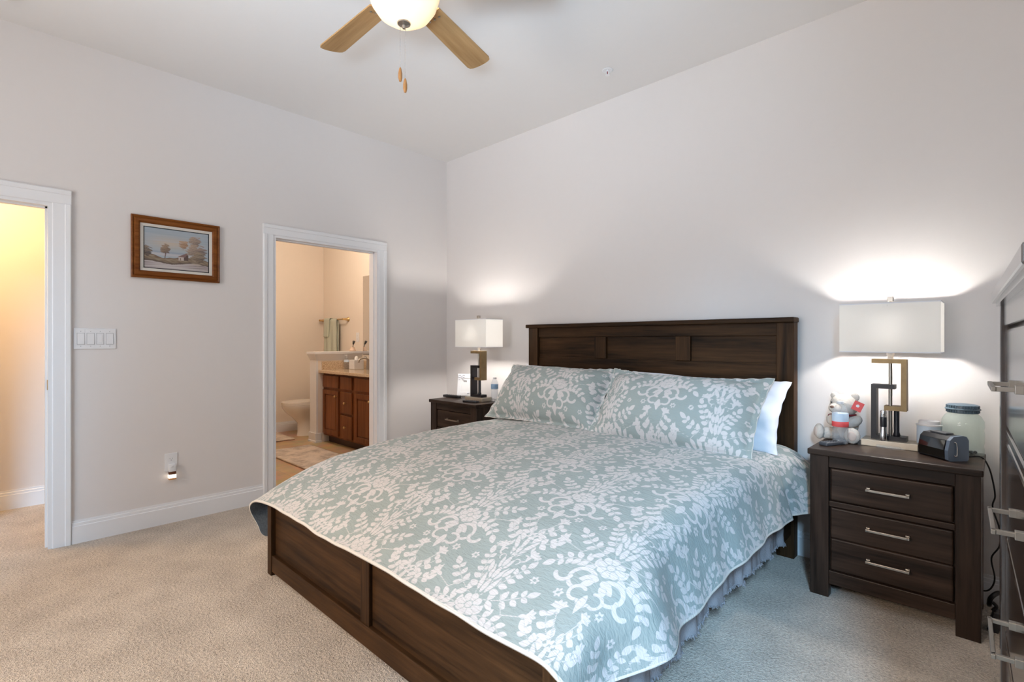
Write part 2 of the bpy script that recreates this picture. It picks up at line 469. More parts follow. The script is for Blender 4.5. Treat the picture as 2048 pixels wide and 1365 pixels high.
# ------------------------------------------------------------------ the room shell
H = 3.011; XR = 4.62; YB = -5.45; TH = 0.12
D1a, D1b, D2a, D2b, DH = -3.80, -2.945, -1.688, -0.777, 2.028
mb = MB()
mb.box(-TH, 0, YB, D1a, 0, H).box(-TH, 0, D1a, D1b, DH, H).box(-TH, 0, D1b, D2a, 0, H).box(-TH, 0, D2a, D2b, DH, H).box(-TH, 0, D2b, 0.0, 0, H)
struct('wall_left', mb, M['wall'], 'pale greige wall with the two doorways')
struct('wall_rear', MB().box(0, XR + TH, 0, TH, 0, H), M['wall'], 'pale wall behind the headboard')
def window(idx, along, at, a, b):
    loc = ((a + b) / 2, at, z0) if along == 'X' else (at, (a + b) / 2, z0)
    e = empty('window_%d' % idx, 'unseen tall white framed window ' + ('behind the camera' if idx == 1 else 'in the right wall near the back corner'), 'window', loc, 0 if along == 'X' else PI / 2); e['kind'] = 'structure'
    w = (b - a) / 2; h = z1 - z0; t = 0.05
    f = MB().box(-w, w, -0.04, 0.04, 0, t).box(-w, w, -0.04, 0.04, h - t, h).box(-w, -w + t, -0.04, 0.04, t, h - t).box(w - t, w, -0.04, 0.04, t, h - t).box(-w + t, w - t, -0.03, 0.03, h / 2 - 0.02, h / 2 + 0.02)
    f.build('window_frame', M['trim'], e)
    MB().box(-w + t, w - t, -0.003, 0.003, t, h / 2 - 0.02).build('window_pane', M['pane'], e)
    MB().box(-w + t, w - t, -0.003, 0.003, h / 2 + 0.02, h - t).build('window_pane', M['pane'], e)


z0, z1 = 0.6, 2.78  # unseen window openings, placed and sized for the light they let in
mb = MB()
mb.box(-TH, XR + TH, YB - TH, YB, 0, z0).box(-TH, XR + TH, YB - TH, YB, z1, H).box(-TH, 1.2, YB - TH, YB, z0, z1).box(3.1, XR + TH, YB - TH, YB, z0, z1)
struct('wall_front', mb, M['wall'], 'window wall behind the camera')
mb = MB().box(XR, XR + TH, YB, 0, 0, z0).box(XR, XR + TH, YB, 0, z1, H).box(XR, XR + TH, YB, -5.05, z0, z1).box(XR, XR + TH, -3.65, 0, z0, z1)
struct('wall_right', mb, M['wall'], 'right wall behind the chest of drawers')
window(1, 'X', YB - TH / 2, 1.2, 3.1)
window(2, 'Y', XR + TH / 2, -5.05, -3.65)
struct('floor', MB().box(-1.3, XR + TH, YB - TH, TH, -0.1, 0), M['carpet'], 'beige carpet floor')
struct('ceiling', MB().box(-TH, XR + TH, YB - TH, TH, H, H + 0.1), M['ceil'], 'white ceiling')
# hall behind the left doorway
struct('wall_hall', MB().box(-1.255, -1.155, YB, -1.93, 0, 2.75).box(-1.255, -TH, YB - TH, YB, 0, 2.75), M['wall'], 'cream hall wall seen through the left doorway')
struct('ceiling_hall', MB().box(-1.3, -TH, YB, -1.83, 2.75, 2.85), M['ceil'], 'hall ceiling')
# bathroom behind the right doorway
struct('floor_bathroom', MB().box(-2.98, -TH, -1.83, 0.2, 0.0, 0.006), M['tile'], 'tan tiled bathroom floor')
struct('wall_bathroom_far', MB().box(-2.98, -2.88, -1.93, 0.2, 0, 2.75), M['bathwall'], 'far bathroom wall beside the toilet')
struct('wall_bathroom_rear', MB().box(-2.98, -TH, 0.1, 0.2, 0, 2.75), M['bathwall'], 'bathroom wall with towel bar and mirror')
struct('wall_bathroom_side', MB().box(-2.98, -TH, -1.93, -1.83, 0, 2.75), M['bathwall'], 'bathroom side wall')
struct('trim_3', MB().box(-TH - 0.02, -0.02, D2a + 0.018, D2b - 0.018, 0.0, 0.009, 0.003), M['tile'], 'tan threshold strip in the bathroom doorway')
struct('floor_slab', MB().box(-2.98, -1.3, -1.93, 0.2, -0.1, 0.0), M['tile'], 'floor under the bathroom tiles')
struct('ceiling_bathroom', MB().box(-2.98, -TH, -1.83, 0.2, 2.75, 2.85), M['ceil'], 'bathroom ceiling')
mb = MB().box(-2.0, -1.84, -0.49, 0.1, 0.0, 0.98)
pw = struct('wall_divider', mb, M['bathwall'], 'half wall between toilet and vanity')
cap = MB().box(-2.035, -1.805, -0.525, 0.1, 1.055, 1.085, 0.004)
cap.add([(-2.0, -0.49, 0.98), (-1.84, -0.49, 0.98), (-1.84, 0.1, 0.98), (-2.0, 0.1, 0.98), (-2.03, -0.52, 1.055), (-1.81, -0.52, 1.055), (-1.81, 0.1, 1.055), (-2.03, 0.1, 1.055)],
        [(0, 1, 5, 4), (1, 2, 6, 5), (3, 0, 4, 7), (2, 3, 7, 6), (4, 5, 6, 7), (0, 3, 2, 1)])
cap.build('cap', M['trim'], pw)
MB().box(-2.016, -1.83, -0.506, -0.43, 0.0, 0.12, 0.004).box(-2.024, -1.82, -0.514, -0.43, 0.0, 0.03, 0.004).box(-2.003, -1.837, -0.493, -0.47, 0.12, 0.98).build('end_trim', M['trim'], pw)


# baseboards: a flat board with a stepped top
def base_profile(mb, run, axis, at, d, h=0.137):
    """run (a,b) along axis 'X' or 'Y', face at coordinate `at`, sticking out in direction d"""
    pr = [(0, 0), (0.015, 0), (0.015, h - 0.034), (0.011, h - 0.031), (0.011, h - 0.016), (0.006, h - 0.013), (0.006, h), (0, h)]
    poly = [(at + d * x, z) for x, z in pr]
    return mb.extrude(poly, run[0], run[1], 'YZ' if axis == 'X' else 'XZ')


struct('baseboard_left', base_profile(base_profile(MB(), (D1b + 0.087, D2a - 0.077), 'Y', 0, 1), (D2b + 0.08, 0), 'Y', 0, 1), M['trim'], 'white baseboard between the doorways')
struct('baseboard_rear', base_profile(MB(), (0.015, XR), 'X', 0, -1), M['trim'], 'white baseboard behind the bed')
struct('baseboard_right', base_profile(MB(), (YB, -0.015), 'Y', XR, -1), M['trim'])
struct('baseboard_hall', base_profile(MB(), (YB, -1.93), 'Y', -1.155, 1), M['trim'], 'white baseboard in the hall')
struct('baseboard_bathroom', base_profile(base_profile(MB(), (-1.83, 0.1), 'Y', -2.88, 1), (-2.86, -2.0), 'X', 0.1, -1), M['trim'], 'bathroom baseboard')


# door casings: stepped profile round the opening + jamb lining
def casing(name, ya, yb, label, cw):
    def side(mb, y_in, sgn):
        pr = [(0, 0), (0, 0.010), (0.004, 0.012), (cw - 0.030, 0.014), (cw - 0.026, 0.019), (cw - 0.005, 0.021), (cw, 0.017), (cw, 0)]
        poly = [(x, y_in + sgn * u) for u, x in pr]
        mb.extrude(poly, 0, DH + 0.0, 'XY')
    m = MB()
    side(m, ya, -1); side(m, yb, 1)
    pr = [(0, 0), (0, 0.010), (0.004, 0.012), (cw - 0.030, 0.014), (cw - 0.026, 0.019), (cw - 0.005, 0.021), (cw, 0.017), (cw, 0)]
    m.extrude([(x, DH + u) for u, x in pr], ya - cw, yb + cw, 'XZ')
    o = m.build(name, M['trim']); o['kind'] = 'structure'; o['label'] = label; o['category'] = 'trim'
    j = MB().box(-TH - 0.005, 0.005, yb - 0.018, yb + 0.001, 0, DH - 0.018).box(-TH - 0.005, 0.005, ya - 0.001, ya + 0.018, 0, DH - 0.018).box(-TH - 0.005, 0.005, ya, yb, DH - 0.018, DH)
    j.box(-0.075, -0.04, yb - 0.028, yb - 0.018, 0, DH - 0.018).box(-0.075, -0.04, ya + 0.018, ya + 0.028, 0, DH - 0.018).box(-0.075, -0.04, ya + 0.018, yb - 0.018, DH - 0.028, DH - 0.018)
    j.build('door_jamb', M['trim'], o)
    return o


t1 = casing('trim_1', D1a, D1b, 'white casing of the hall doorway', 0.085)
MB().box(-0.03, -0.006, D1b - 0.021, D1b - 0.0175, 0.93, 0.99).build('strike_plate', M['brass'], t1)
casing('trim_2', D2a, D2b, 'white casing of the bathroom doorway', 0.077)


# ------------------------------------------------------------------ damask figure as a signed distance field
class Tile:
    W, Hh, RES = 0.64, 0.63, 0.002

    def __init__(s):
        s.nx, s.ny = round(s.W / s.RES), round(s.Hh / s.RES)
        s.D = np.full((s.ny, s.nx), 0.02)

    def win(s, x0, x1, y0, y1, m=0.012):
        ix = np.arange(math.floor((x0 - m) / s.RES), math.ceil((x1 + m) / s.RES) + 1)
        iy = np.arange(math.floor((y0 - m) / s.RES), math.ceil((y1 + m) / s.RES) + 1)
        X, Y = np.meshgrid(ix * s.RES, iy * s.RES)
        return X, Y, np.ix_(iy % s.ny, ix % s.nx)

    def put(s, d, idx, gap=0.0026):
        cur = s.D[idx]
        if gap: cur = np.maximum(cur, -(d - gap))
        s.D[idx] = np.minimum(cur, d)

    def leaf(s, x0, y0, x1, y1, w, gap=0.0026):
        X, Y, I = s.win(min(x0, x1) - w, max(x0, x1) + w, min(y0, y1) - w, max(y0, y1) + w)
        L = math.hypot(x1 - x0, y1 - y0); ux, uy = (x1 - x0) / L, (y1 - y0) / L
        a = ((X - x0) * ux + (Y - y0) * uy) / L; t = np.abs((X - x0) * -uy + (Y - y0) * ux)
        ac = np.clip(a, 0, 1)
        wid = w * np.sin(PI * ac ** 0.8) ** 0.85
        d = t - wid; out = np.maximum(-a, a - 1) * L
        d = np.where(out > 0, np.hypot(out, t), d * 0.85)
        s.put(d, I, gap)

    def stroke(s, pts, r0, r1=None, gap=0.0022):
        r1 = r0 if r1 is None else r1
        p = np.array(pts); rm = max(r0, r1)
        X, Y, I = s.win(p[:, 0].min() - rm, p[:, 0].max() + rm, p[:, 1].min() - rm, p[:, 1].max() + rm)
        d = np.full(X.shape, 1.0); n = len(p) - 1
        for i in range(n):
            a, b = p[i], p[i + 1]; ab = b - a; l2 = ab @ ab + 1e-12
            h = np.clip(((X - a[0]) * ab[0] + (Y - a[1]) * ab[1]) / l2, 0, 1)
            r = r0 + (r1 - r0) * (i + h) / n
            d = np.minimum(d, np.hypot(X - a[0] - h * ab[0], Y - a[1] - h * ab[1]) - r)
        s.put(d, I, gap)

    def flower(s, cx, cy, R, n=8, centre=0.3):
        X, Y, I = s.win(cx - R, cx + R, cy - R, cy + R)
        r = np.hypot(X - cx, Y - cy); a = np.arctan2(Y - cy, X - cx)
        c = np.cos(a * n / 2.0) ** 2
        d = r - R * (0.80 + 0.20 * np.sqrt(c))
        slit = np.minimum(0.0015 + 0 * r, 1) - np.abs(np.sin(a * n / 2.0 + PI / 2)) * 2 / n * r
        d = np.maximum(d, np.where(r > R * centre, slit, -1))
        ring = 0.0018 - np.abs(r - R * centre)
        d = np.maximum(d, ring)
        s.put(d, I)

    def daisy(s, cx, cy, R):
        for k in range(6):
            a = k * PI / 3 + 0.3
            s.leaf(cx + 0.25 * R * math.cos(a), cy + 0.25 * R * math.sin(a), cx + R * math.cos(a), cy + R * math.sin(a), R * 0.24, 0)

    def carnation(s, cx, cy, ang, R):
        """fan-shaped bloom, base at (cx,cy), opening towards ang"""
        X, Y, I = s.win(cx - R, cx + R, cy - R, cy + R)
        r = np.hypot(X - cx, Y - cy); a = (np.arctan2(Y - cy, X - cx) - ang + PI) % (2 * PI) - PI
        d = np.maximum(r - R * (0.9 + 0.1 * np.cos(a * 11)), (np.abs(a) - 1.12) * r)
        for q in (-0.66, -0.22, 0.22, 0.66):
            d = np.maximum(d, np.where(r > R * 0.52, 0.0010 - np.abs(a - q) * r, -1))
        s.put(d, I)
        s.leaf(cx - 0.55 * R * math.cos(ang), cy - 0.55 * R * math.sin(ang), cx + 0.3 * R * math.cos(ang), cy + 0.3 * R * math.sin(ang), R * 0.2, 0.0)

    def branch(s, pts, nl, L, w, taper=0.35, stem=0.0017, tip=True, a_in=0.9):
        p = np.array(pts); t = np.linspace(0, 1, 24)
        # quadratic bezier
        q = np.outer((1 - t) ** 2, p[0]) + np.outer(2 * t * (1 - t), p[1]) + np.outer(t * t, p[2])
        s.stroke(q, stem)
        for k in range(nl):
            f = 0.22 + 0.72 * k / max(1, nl - 1); i = int(f * 22)
            d = q[i + 1] - q[i]; th = math.atan2(d[1], d[0]); l = L * (1 - taper * f)
            for sg in (1, -1):
                an = th + sg * a_in
                s.leaf(q[i][0] + 0.004 * math.cos(an), q[i][1] + 0.004 * math.sin(an), q[i][0] + l * math.cos(an), q[i][1] + l * math.sin(an), w * (1 - 0.25 * f))
        if tip:
            d = q[-1] - q[-2]; th = math.atan2(d[1], d[0])
            s.leaf(q[-1][0], q[-1][1], q[-1][0] + L * 0.9 * math.cos(th), q[-1][1] + L * 0.9 * math.sin(th), w)

    def curl(s, cx, cy, R, a0, a1, r0, r1, shrink=0.35):
        t = np.linspace(0, 1, 26); a = a0 + (a1 - a0) * t; rr = R * (1 - shrink * t)
        s.stroke(np.stack([cx + rr * np.cos(a), cy + rr * np.sin(a)], 1), r0, r1)

    def motif_a(s, ox, oy):
        for m in (-1, 1):
            P = lambda u, v: (ox + m * u, oy + v)
            s.branch([P(0.004, -0.045), P(0.10, 0.03), P(0.175, -0.052)], 5, 0.050, 0.0125)
            s.branch([P(0.012, 0.03), P(0.10, 0.055), P(0.155, 0.105)], 4, 0.048, 0.0120)
            s.branch([P(0.008, 0.04), P(0.055, 0.12), P(0.085, 0.195)], 5, 0.044, 0.0115)
            ang = lambda a: a if m == 1 else PI - a
            x, y = P(0.196, 0.045); s.stroke([P(0.07, 0.075), P(0.12, 0.02), P(0.19, 0.04)], 0.0018); s.carnation(x, y, ang(0.25), 0.036)
            x, y = P(0.062, 0.235); s.carnation(x, y, ang(1.15), 0.034)
            x, y = P(0.135, 0.165); s.daisy(x, y, 0.018)
            # scrolls below
            x, y = P(0.055, -0.085)
            s.curl(x, y, 0.047, ang(2.6), ang(2.6) - m * 4.0, 0.0075, 0.0065, 0.25)
            x, y = P(0.118, -0.082)
            s.curl(x, y, 0.030, ang(3.3), ang(3.3) + m * 2.6, 0.0065, 0.0075, 0.1)
            s.leaf(*P(0.004, -0.06), *P(0.062, -0.085), 0.017)
            s.leaf(*P(0.014, -0.075), *P(0.046, -0.105), 0.012)
            x, y = P(0.036, -0.135)
            s.curl(x, y, 0.030, ang(2.2), ang(2.2) - m * 4.2, 0.0060, 0.0055, 0.3)
            x, y = P(0.088, -0.155); s.daisy(x, y, 0.019)
            # bouquet of long leaves
            for k, (u0, v0, u1, v1) in enumerate(((0.014, 0.055, 0.034, 0.125), (0.010, 0.105, 0.030, 0.165), (0.008, 0.150, 0.022, 0.205), (0.030, 0.125, 0.048, 0.175))):
                s.leaf(u0 * m + ox, oy + v0, u1 * m + ox, oy + v1, 0.0078, 0.0036)
            s.curl(*P(0.03, 0.20), 0.014, ang(-1.2), ang(-1.2) + m * 4, 0.0024, 0.0022, 0.4)
            s.leaf(*P(0.0, -0.17), *P(0.026, -0.150), 0.009)
        for v0, v1 in ((0.05, 0.115), (0.108, 0.165), (0.16, 0.215)): s.leaf(ox, oy + v0, ox, oy + v1, 0.0085, 0.0036)
        s.leaf(ox, oy - 0.125, ox, oy - 0.20, 0.013)
        s.flower(ox, oy, 0.044, 8, 0.30)
        s.D[s.win(ox - 0.002, ox + 0.002, oy - 0.002, oy + 0.002, 0.004)[2]] = -0.002

    def motif_b(s, ox, oy):
        for m in (-1, 1):
            P = lambda u, v: (ox + m * u, oy + v); ang = lambda a: a if m == 1 else PI - a
            s.branch([P(0.004, 0.0), P(0.045, 0.03), P(0.075, 0.085)], 3, 0.046, 0.0135, a_in=0.8, tip=False)
            s.carnation(*P(0.05, 0.105), ang(1.25), 0.036)
            s.stroke([P(0.004, 0.01), P(0.03, 0.06), P(0.047, 0.095)], 0.0018)
            s.branch([P(0.004, -0.03), P(0.05, -0.03), P(0.095, 0.005)], 3, 0.046, 0.0135, a_in=0.8)
            for k in range(3):
                s.leaf(*P(0.004 + 0.006 * k, -0.11 + 0.02 * k), *P(0.036 + 0.006 * k, -0.045 + 0.017 * k), 0.0085, 0.0036)
            s.curl(*P(0.045, -0.095), 0.018, ang(-2.2), ang(-2.2) + m * 4, 0.0035, 0.003, 0.35)
            s.daisy(*P(0.085, -0.075), 0.017)
        for k in range(3): s.leaf(ox, oy - 0.12 + 0.03 * k, ox, oy - 0.06 + 0.03 * k, 0.0085, 0.0036)
        s.daisy(ox, oy, 0.022)


tile = Tile()
for ax, ay in ((0, 0), (0.32, 0.315)):
    tile.motif_b(ax, ay + 0.318)
for ax, ay in ((0, 0), (0.32, 0.315)):
    tile.motif_a(ax, ay)


def figure_at(u, v):
    x = (u / tile.RES) % tile.nx; y = (v / tile.RES) % tile.ny
    x0 = np.floor(x).astype(int); y0 = np.floor(y).astype(int); fx, fy = x - x0, y - y0
    x0 %= tile.nx; y0 %= tile.ny
    x1 = (x0 + 1) % tile.nx; y1 = (y0 + 1) % tile.ny; D = tile.D
    return (D[y0, x0] * (1 - fx) + D[y0, x1] * fx) * (1 - fy) + (D[y1, x0] * (1 - fx) + D[y1, x1] * fx) * fy


def grid_mesh(name, Pos, mats, parent=None, uv=None, attrs=None, closed_u=False, color=None):
    """Pos: (n,m,3) array -> quad grid object"""
    n, m = Pos.shape[:2]
    me = bpy.data.meshes.new(name)
    idx = np.arange(n * m).reshape(n, m)
    if closed_u: idx = np.vstack([idx, idx[:1]])
    q = np.stack([idx[:-1, :-1], idx[1:, :-1], idx[1:, 1:], idx[:-1, 1:]], -1).reshape(-1, 4)
    me.vertices.add(n * m); me.vertices.foreach_set('co', Pos.reshape(-1).astype(np.float32))
    me.loops.add(q.size); me.loops.foreach_set('vertex_index', q.reshape(-1).astype(np.int32))
    me.polygons.add(len(q)); me.polygons.foreach_set('loop_start', np.arange(0, q.size, 4, dtype=np.int32))
    me.polygons.foreach_set('use_smooth', np.ones(len(q), dtype=bool))
    me.update(calc_edges=True)
    if uv is not None:
        l = me.uv_layers.new(name='UVMap'); l.data.foreach_set('uv', uv.reshape(-1, 2)[q.reshape(-1)].reshape(-1).astype(np.float32))
    for k, a in (attrs or {}).items():
        at = me.attributes.new(k, 'FLOAT', 'POINT'); at.data.foreach_set('value', a.reshape(-1).astype(np.float32))
    if color is not None:
        at = me.attributes.new('paint', 'FLOAT_COLOR', 'POINT'); at.data.foreach_set('color', color.reshape(-1).astype(np.float32))
    for mt in mats: me.materials.append(mt)
    o = bpy.data.objects.new(name, me); COL.objects.link(o)
    if parent: o.parent = parent
    return o


def sm(x): x = np.clip(x, 0, 1); return x * x * (3 - 2 * x)


def vnoise(x, y, seed=0):
    r = np.random.default_rng(seed); out = 0
    for _ in range(7):
        a, b = r.normal(size=2); ph = r.uniform(0, 6.28); out = out + np.sin(a * x + b * y + ph)
    return out / 3.5


# ------------------------------------------------------------------ bed
X0 = 2.21
bed = empty('bed', 'king size dark brown wooden panel bed with low footboard', 'bed', (X0, 0, 0))
hb = MB().box(-0.925, 0.882, -0.062, -0.03, 0.35, 1.325).build('headboard', M['wx'], bed)
MB().box(-1.036, 0.977, -0.115, -0.018, 1.322, 1.351, 0.006).build('top_rail', M['wx'], hb)
for a, b in ((-1.018, -0.922), (0.879, 0.971)):
    MB().box(a, b, -0.095, -0.022, 0.0, 1.323, 0.004).build('headboard_post', M['wz'], hb)
MB().box(-0.921, 0.878, -0.078, -0.03, 1.248, 1.323, 0.003).build('upper_rail', M['wx'], hb)
MB().box(-0.921, 0.878, -0.072, -0.03, 0.96, 1.088, 0.003).box(-0.921, 0.878, -0.070, -0.03, 0.83, 0.957, 0.003).box(-0.921, 0.878, -0.070, -0.03, 0.35, 0.827, 0.003).build('lower_boards', M['wx'], hb)
for a, b in ((-0.374, -0.271), (0.266, 0.365)):
    MB().box(a, b, -0.084, -0.03, 1.088, 1.248, 0.004).build('stile', M['wz'], hb)
fb = MB().box(-0.93, 0.93, -2.168, -2.135, 0.05, 0.40).build('footboard', M['wx'], bed)
for a, b in ((-0.968, -0.921), (0.921, 0.968)):
    MB().box(a, b, -2.192, -2.12, 0.0, 0.355, 0.003).build('footboard_post', M['wz'], fb)
MB().box(-0.921, 0.921, -2.188, -2.13, 0.02, 0.105, 0.004).build('bottom_rail', M['wx'], fb)
MB().box(-0.035, 0.03, -2.184, -2.13, 0.104, 0.40, 0.003).build('stile', M['wz'], fb)
MB().box(-0.93, 0.93, -2.186, -2.13, 0.36, 0.40, 0.003).build('top_rail', M['wx'], fb)
for s in (-1, 1):
    MB().box(min(s * 0.93, s * 0.955), max(s * 0.93, s * 0.955), -2.14, -0.06, 0.13, 0.30, 0.004).build('side_rail', M['wy'], bed)


# quilt surface ---------------------------------------------------------
ZT = 0.652; HW = 0.955; QH = -0.13
FY = np.array([0.0, 0.75, 1.05, 1.40, 1.62, 1.78, 1.88, 1.95, 2.05, 2.15, 2.20, 2.2385])
FD = np.array([0.004, 0.0, 0.006, 0.022, 0.045, 0.072, 0.100, 0.130, 0.172, 0.212, 0.238, 0.262])


def quilt_surface(S_, T_, drop):
    """S_: signed fabric distance from the bed centre line, T_: distance (horizontal) from the headboard wall."""
    a = np.maximum(0, np.abs(S_) - (HW - 0.05))
    left = S_ < 0
    foot = sm((T_ - 1.55) / 0.6)
    # angle profile of the side drop, integrated along the fabric
    n = 60
    out = np.zeros_like(S_); dn = np.zeros_like(S_)
    rl = 0.13 + foot * np.where(left, 0.21, 0.12)
    th_max = np.radians(73) + foot * np.where(left, np.radians(29), np.radians(-2))
    for k in range(n):
        am = a * (k + 0.5) / n
        th = th_max * sm(am / rl) if False else th_max * np.clip(am / rl, 0, 1) ** (1.0 + 0.5 * foot)
        out += np.cos(th) * a / n; dn += np.sin(th) * a / n
    x = np.sign(S_) * (np.minimum(np.abs(S_), HW - 0.05) + out)
    fd = np.interp(T_, FY, FD)
    # soften the interpolated foot curve
    for dlt in (-0.05, 0.05, -0.025, 0.025): fd = fd + np.interp(T_ + dlt, FY, FD)
    fd = fd / 5
    crown = 0.022 * np.abs(np.clip(S_ / HW, -1, 1)) ** 3.0
    z = ZT - fd - dn * (1 - 0.18 * foot) - crown * (1 - 0.8 * foot)
    # flap flaring out near the nightstand, gentle folds on the hanging sides
    sd = sm(a / 0.30)
    headflare = sm((0.46 - T_) / 0.20) * sm(a / 0.25) * (~left)
    x = x + 0.085 * headflare
    x = x + np.sign(S_) * sd * (0.006 * np.sin(T_ * 13 + 0.6) + 0.004 * np.sin(T_ * 29)) * (1 - 0.5 * foot)
    x = x - sm((0.05 - np.abs(T_ - 0.46)) / 0.05) * 0.016 * sd * (~left)
    # cone fold at the near foot corner
    cf = np.exp(-((T_ - 1.86) / 0.09) ** 2) * sm(a / 0.30) * (~left)
    x = x + 0.030 * cf - 0.085 * sm((T_ - 1.88) / 0.20) * sd * (~left)
    y = -T_ + 0.0 * S_
    y = y + 0.06 * foot * sd * left * sm((a - 0.18) / 0.25)
    z = z + 0.0028 * vnoise(S_ * 9, T_ * 9, 3) * (1 - sd) + 0.0016 * vnoise(S_ * 22, T_ * 24, 5)
    z = z + 0.006 * foot * np.sin(S_ * 7.0) * sm((T_ - 1.9) / 0.3)
    return np.stack([X0 + x, y, z], -1)


DL, DR = 0.50, 0.345
ns, nt_ = 700, 600
s_ax = np.linspace(-(HW - 0.05) - DL, (HW - 0.05) + DR, ns)
TMAX = 2.238
aax = np.maximum(0, np.abs(s_ax) - (HW - 0.05))
amax = np.where(s_ax < 0, DL, DR); Rc = np.where(s_ax < 0, 0.10, 0.24)
e_ = np.maximum(0, aax - (amax - Rc))
tend = TMAX - Rc + np.sqrt(np.maximum(0, Rc ** 2 - e_ ** 2))
tend = np.where(aax > 0, tend, TMAX)
tau = np.linspace(0, 1, nt_)
Sg = np.repeat(s_ax[:, None], nt_, 1)
Tg = 0.13 + (tend[:, None] - 0.13) * tau[None, :]
Q = quilt_surface(Sg, Tg, None)
# fabric coordinate along the length (arc) so the figure does not stretch over the foot slope
arc_t = np.linspace(0, 2.3, 400); zz = np.interp(arc_t, FY, FD)
arc = np.concatenate([[0], np.cumsum(np.hypot(np.diff(arc_t), np.diff(zz)))])
Vg = -np.interp(Tg, arc_t, arc)
fig = figure_at(Sg - 0.63, Vg + 1.60)
hem = np.minimum(np.minimum((Sg - s_ax[0]), (s_ax[-1] - Sg)), np.minimum(tend[:, None] - Tg, 9))
ec = np.hypot(e_[:, None], np.maximum(0, Tg - (TMAX - Rc[:, None])))
hem = np.where((e_[:, None] > 0) & (Tg > TMAX - Rc[:, None]), np.minimum(hem, Rc[:, None] - ec), hem)
quilt = grid_mesh('quilt', Q[::-1].copy(), [M['quilt'], M['lining'], M['binding']], uv=np.stack([Sg, Vg], -1)[::-1].copy(), attrs={'figure': fig[::-1].copy(), 'hem': hem[::-1].copy()})
tag(quilt, 'sage green quilt with off-white damask flowers covering the bed', 'quilt')
sol = quilt.modifiers.new('thickness', 'SOLIDIFY'); sol.thickness = 0.009; sol.offset = 0; sol.material_offset = 1; sol.material_offset_rim = 2
sol.use_quality_normals = True

# mattress follows the underside of the quilt
n1, n2 = 60, 60
sx = np.linspace(-(HW - 0.06), HW - 0.06, n1); ty = np.linspace(0.12, 2.10, n2)
Sm, Tm = np.meshgrid(sx, ty, indexing='ij')
top = quilt_surface(Sm, Tm, None); top[..., 2] -= 0.022
vs = top.reshape(-1, 3).tolist(); bot = top.copy(); bot[..., 2] = 0.27; vs2 = bot.reshape(-1, 3).tolist()
mbm = MB(); fs = []; K = n1 * n2
for i in range(n1 - 1):
    for j in range(n2 - 1):
        a = i * n2 + j; fs.append((a, a + n2, a + n2 + 1, a + 1)); fs.append((K + a, K + a + 1, K + a + n2 + 1, K + a + n2))
for i in range(n1 - 1):
    for j in (0, n2 - 1): a = i * n2 + j; fs.append((a, a + n2, K + a + n2, K + a))
for j in range(n2 - 1):
    for i in (0, n1 - 1): a = i * n2 + j; fs.append((a, a + 1, K + a + 1, K + a))
mbm.add(vs + vs2, fs)
tag(mbm.build('mattress', M['sheet'], smooth=True), 'white mattress under the quilt', 'mattress')

# grey plush blanket hanging on the near side under the quilt
nb, hbk = 260, 40
yy = np.linspace(-0.24, -2.10, nb); hh = np.linspace(0, 1, hbk)
Yb_, Hb_ = np.meshgrid(yy, hh, indexing='ij')
fold = 0.008 * np.sin(Yb_ * 31) + 0.006 * np.sin(Yb_ * 53 + 1.3) + 0.003 * np.sin(Yb_ * 97)
low = 0.165 - 0.06 * sm((-Yb_ - 1.2) / 0.5) + 0.005 * np.sin(Yb_ * 23)
ztop_b = 0.50 - np.interp(-Yb_, FY, FD) * 0.95
Zb_ = ztop_b + (low - ztop_b) * Hb_
Xb_ = 3.150 + 0.018 * np.sin(PI * np.minimum(1, Hb_ * 1.2)) + fold * (0.25 + 0.9 * Hb_) + 0.025 * Hb_ + 0.02
hd = sm((Yb_ + 0.24 + 0.14) / 0.14); Xb_ = Xb_ - 0.06 * hd
Bk = np.stack([Xb_, Yb_, Zb_], -1)
bl = grid_mesh('blanket', Bk, [M['plush']])
tag(bl, 'grey plush blanket hanging below the quilt on the near side of the bed', 'blanket')
so = bl.modifiers.new('thickness', 'SOLIDIFY'); so.thickness = 0.026; so.offset = -1
# shaggy lower edge
fr = MB(); r2 = random.Random(3)
for i in range(1400):
    y = -0.3 - 1.78 * i / 1400; k = (y + 0.24) / (-1.86) * (nb - 1); k0 = int(k)
    p = Bk[min(k0, nb - 1), -1]
    q = Vector(p) + Vector((r2.uniform(-0.016, 0.004), r2.uniform(-0.01, 0.01), 0.008))
    fr.cyl(q, q + Vector((r2.uniform(-0.004, 0.008), r2.uniform(-0.008, 0.008), -r2.uniform(0.006, 0.012))), 0.0035, 0.0012, 4)
fo = fr.build('fringe', M['plush'], bl); fo['kind'] = 'stuff'


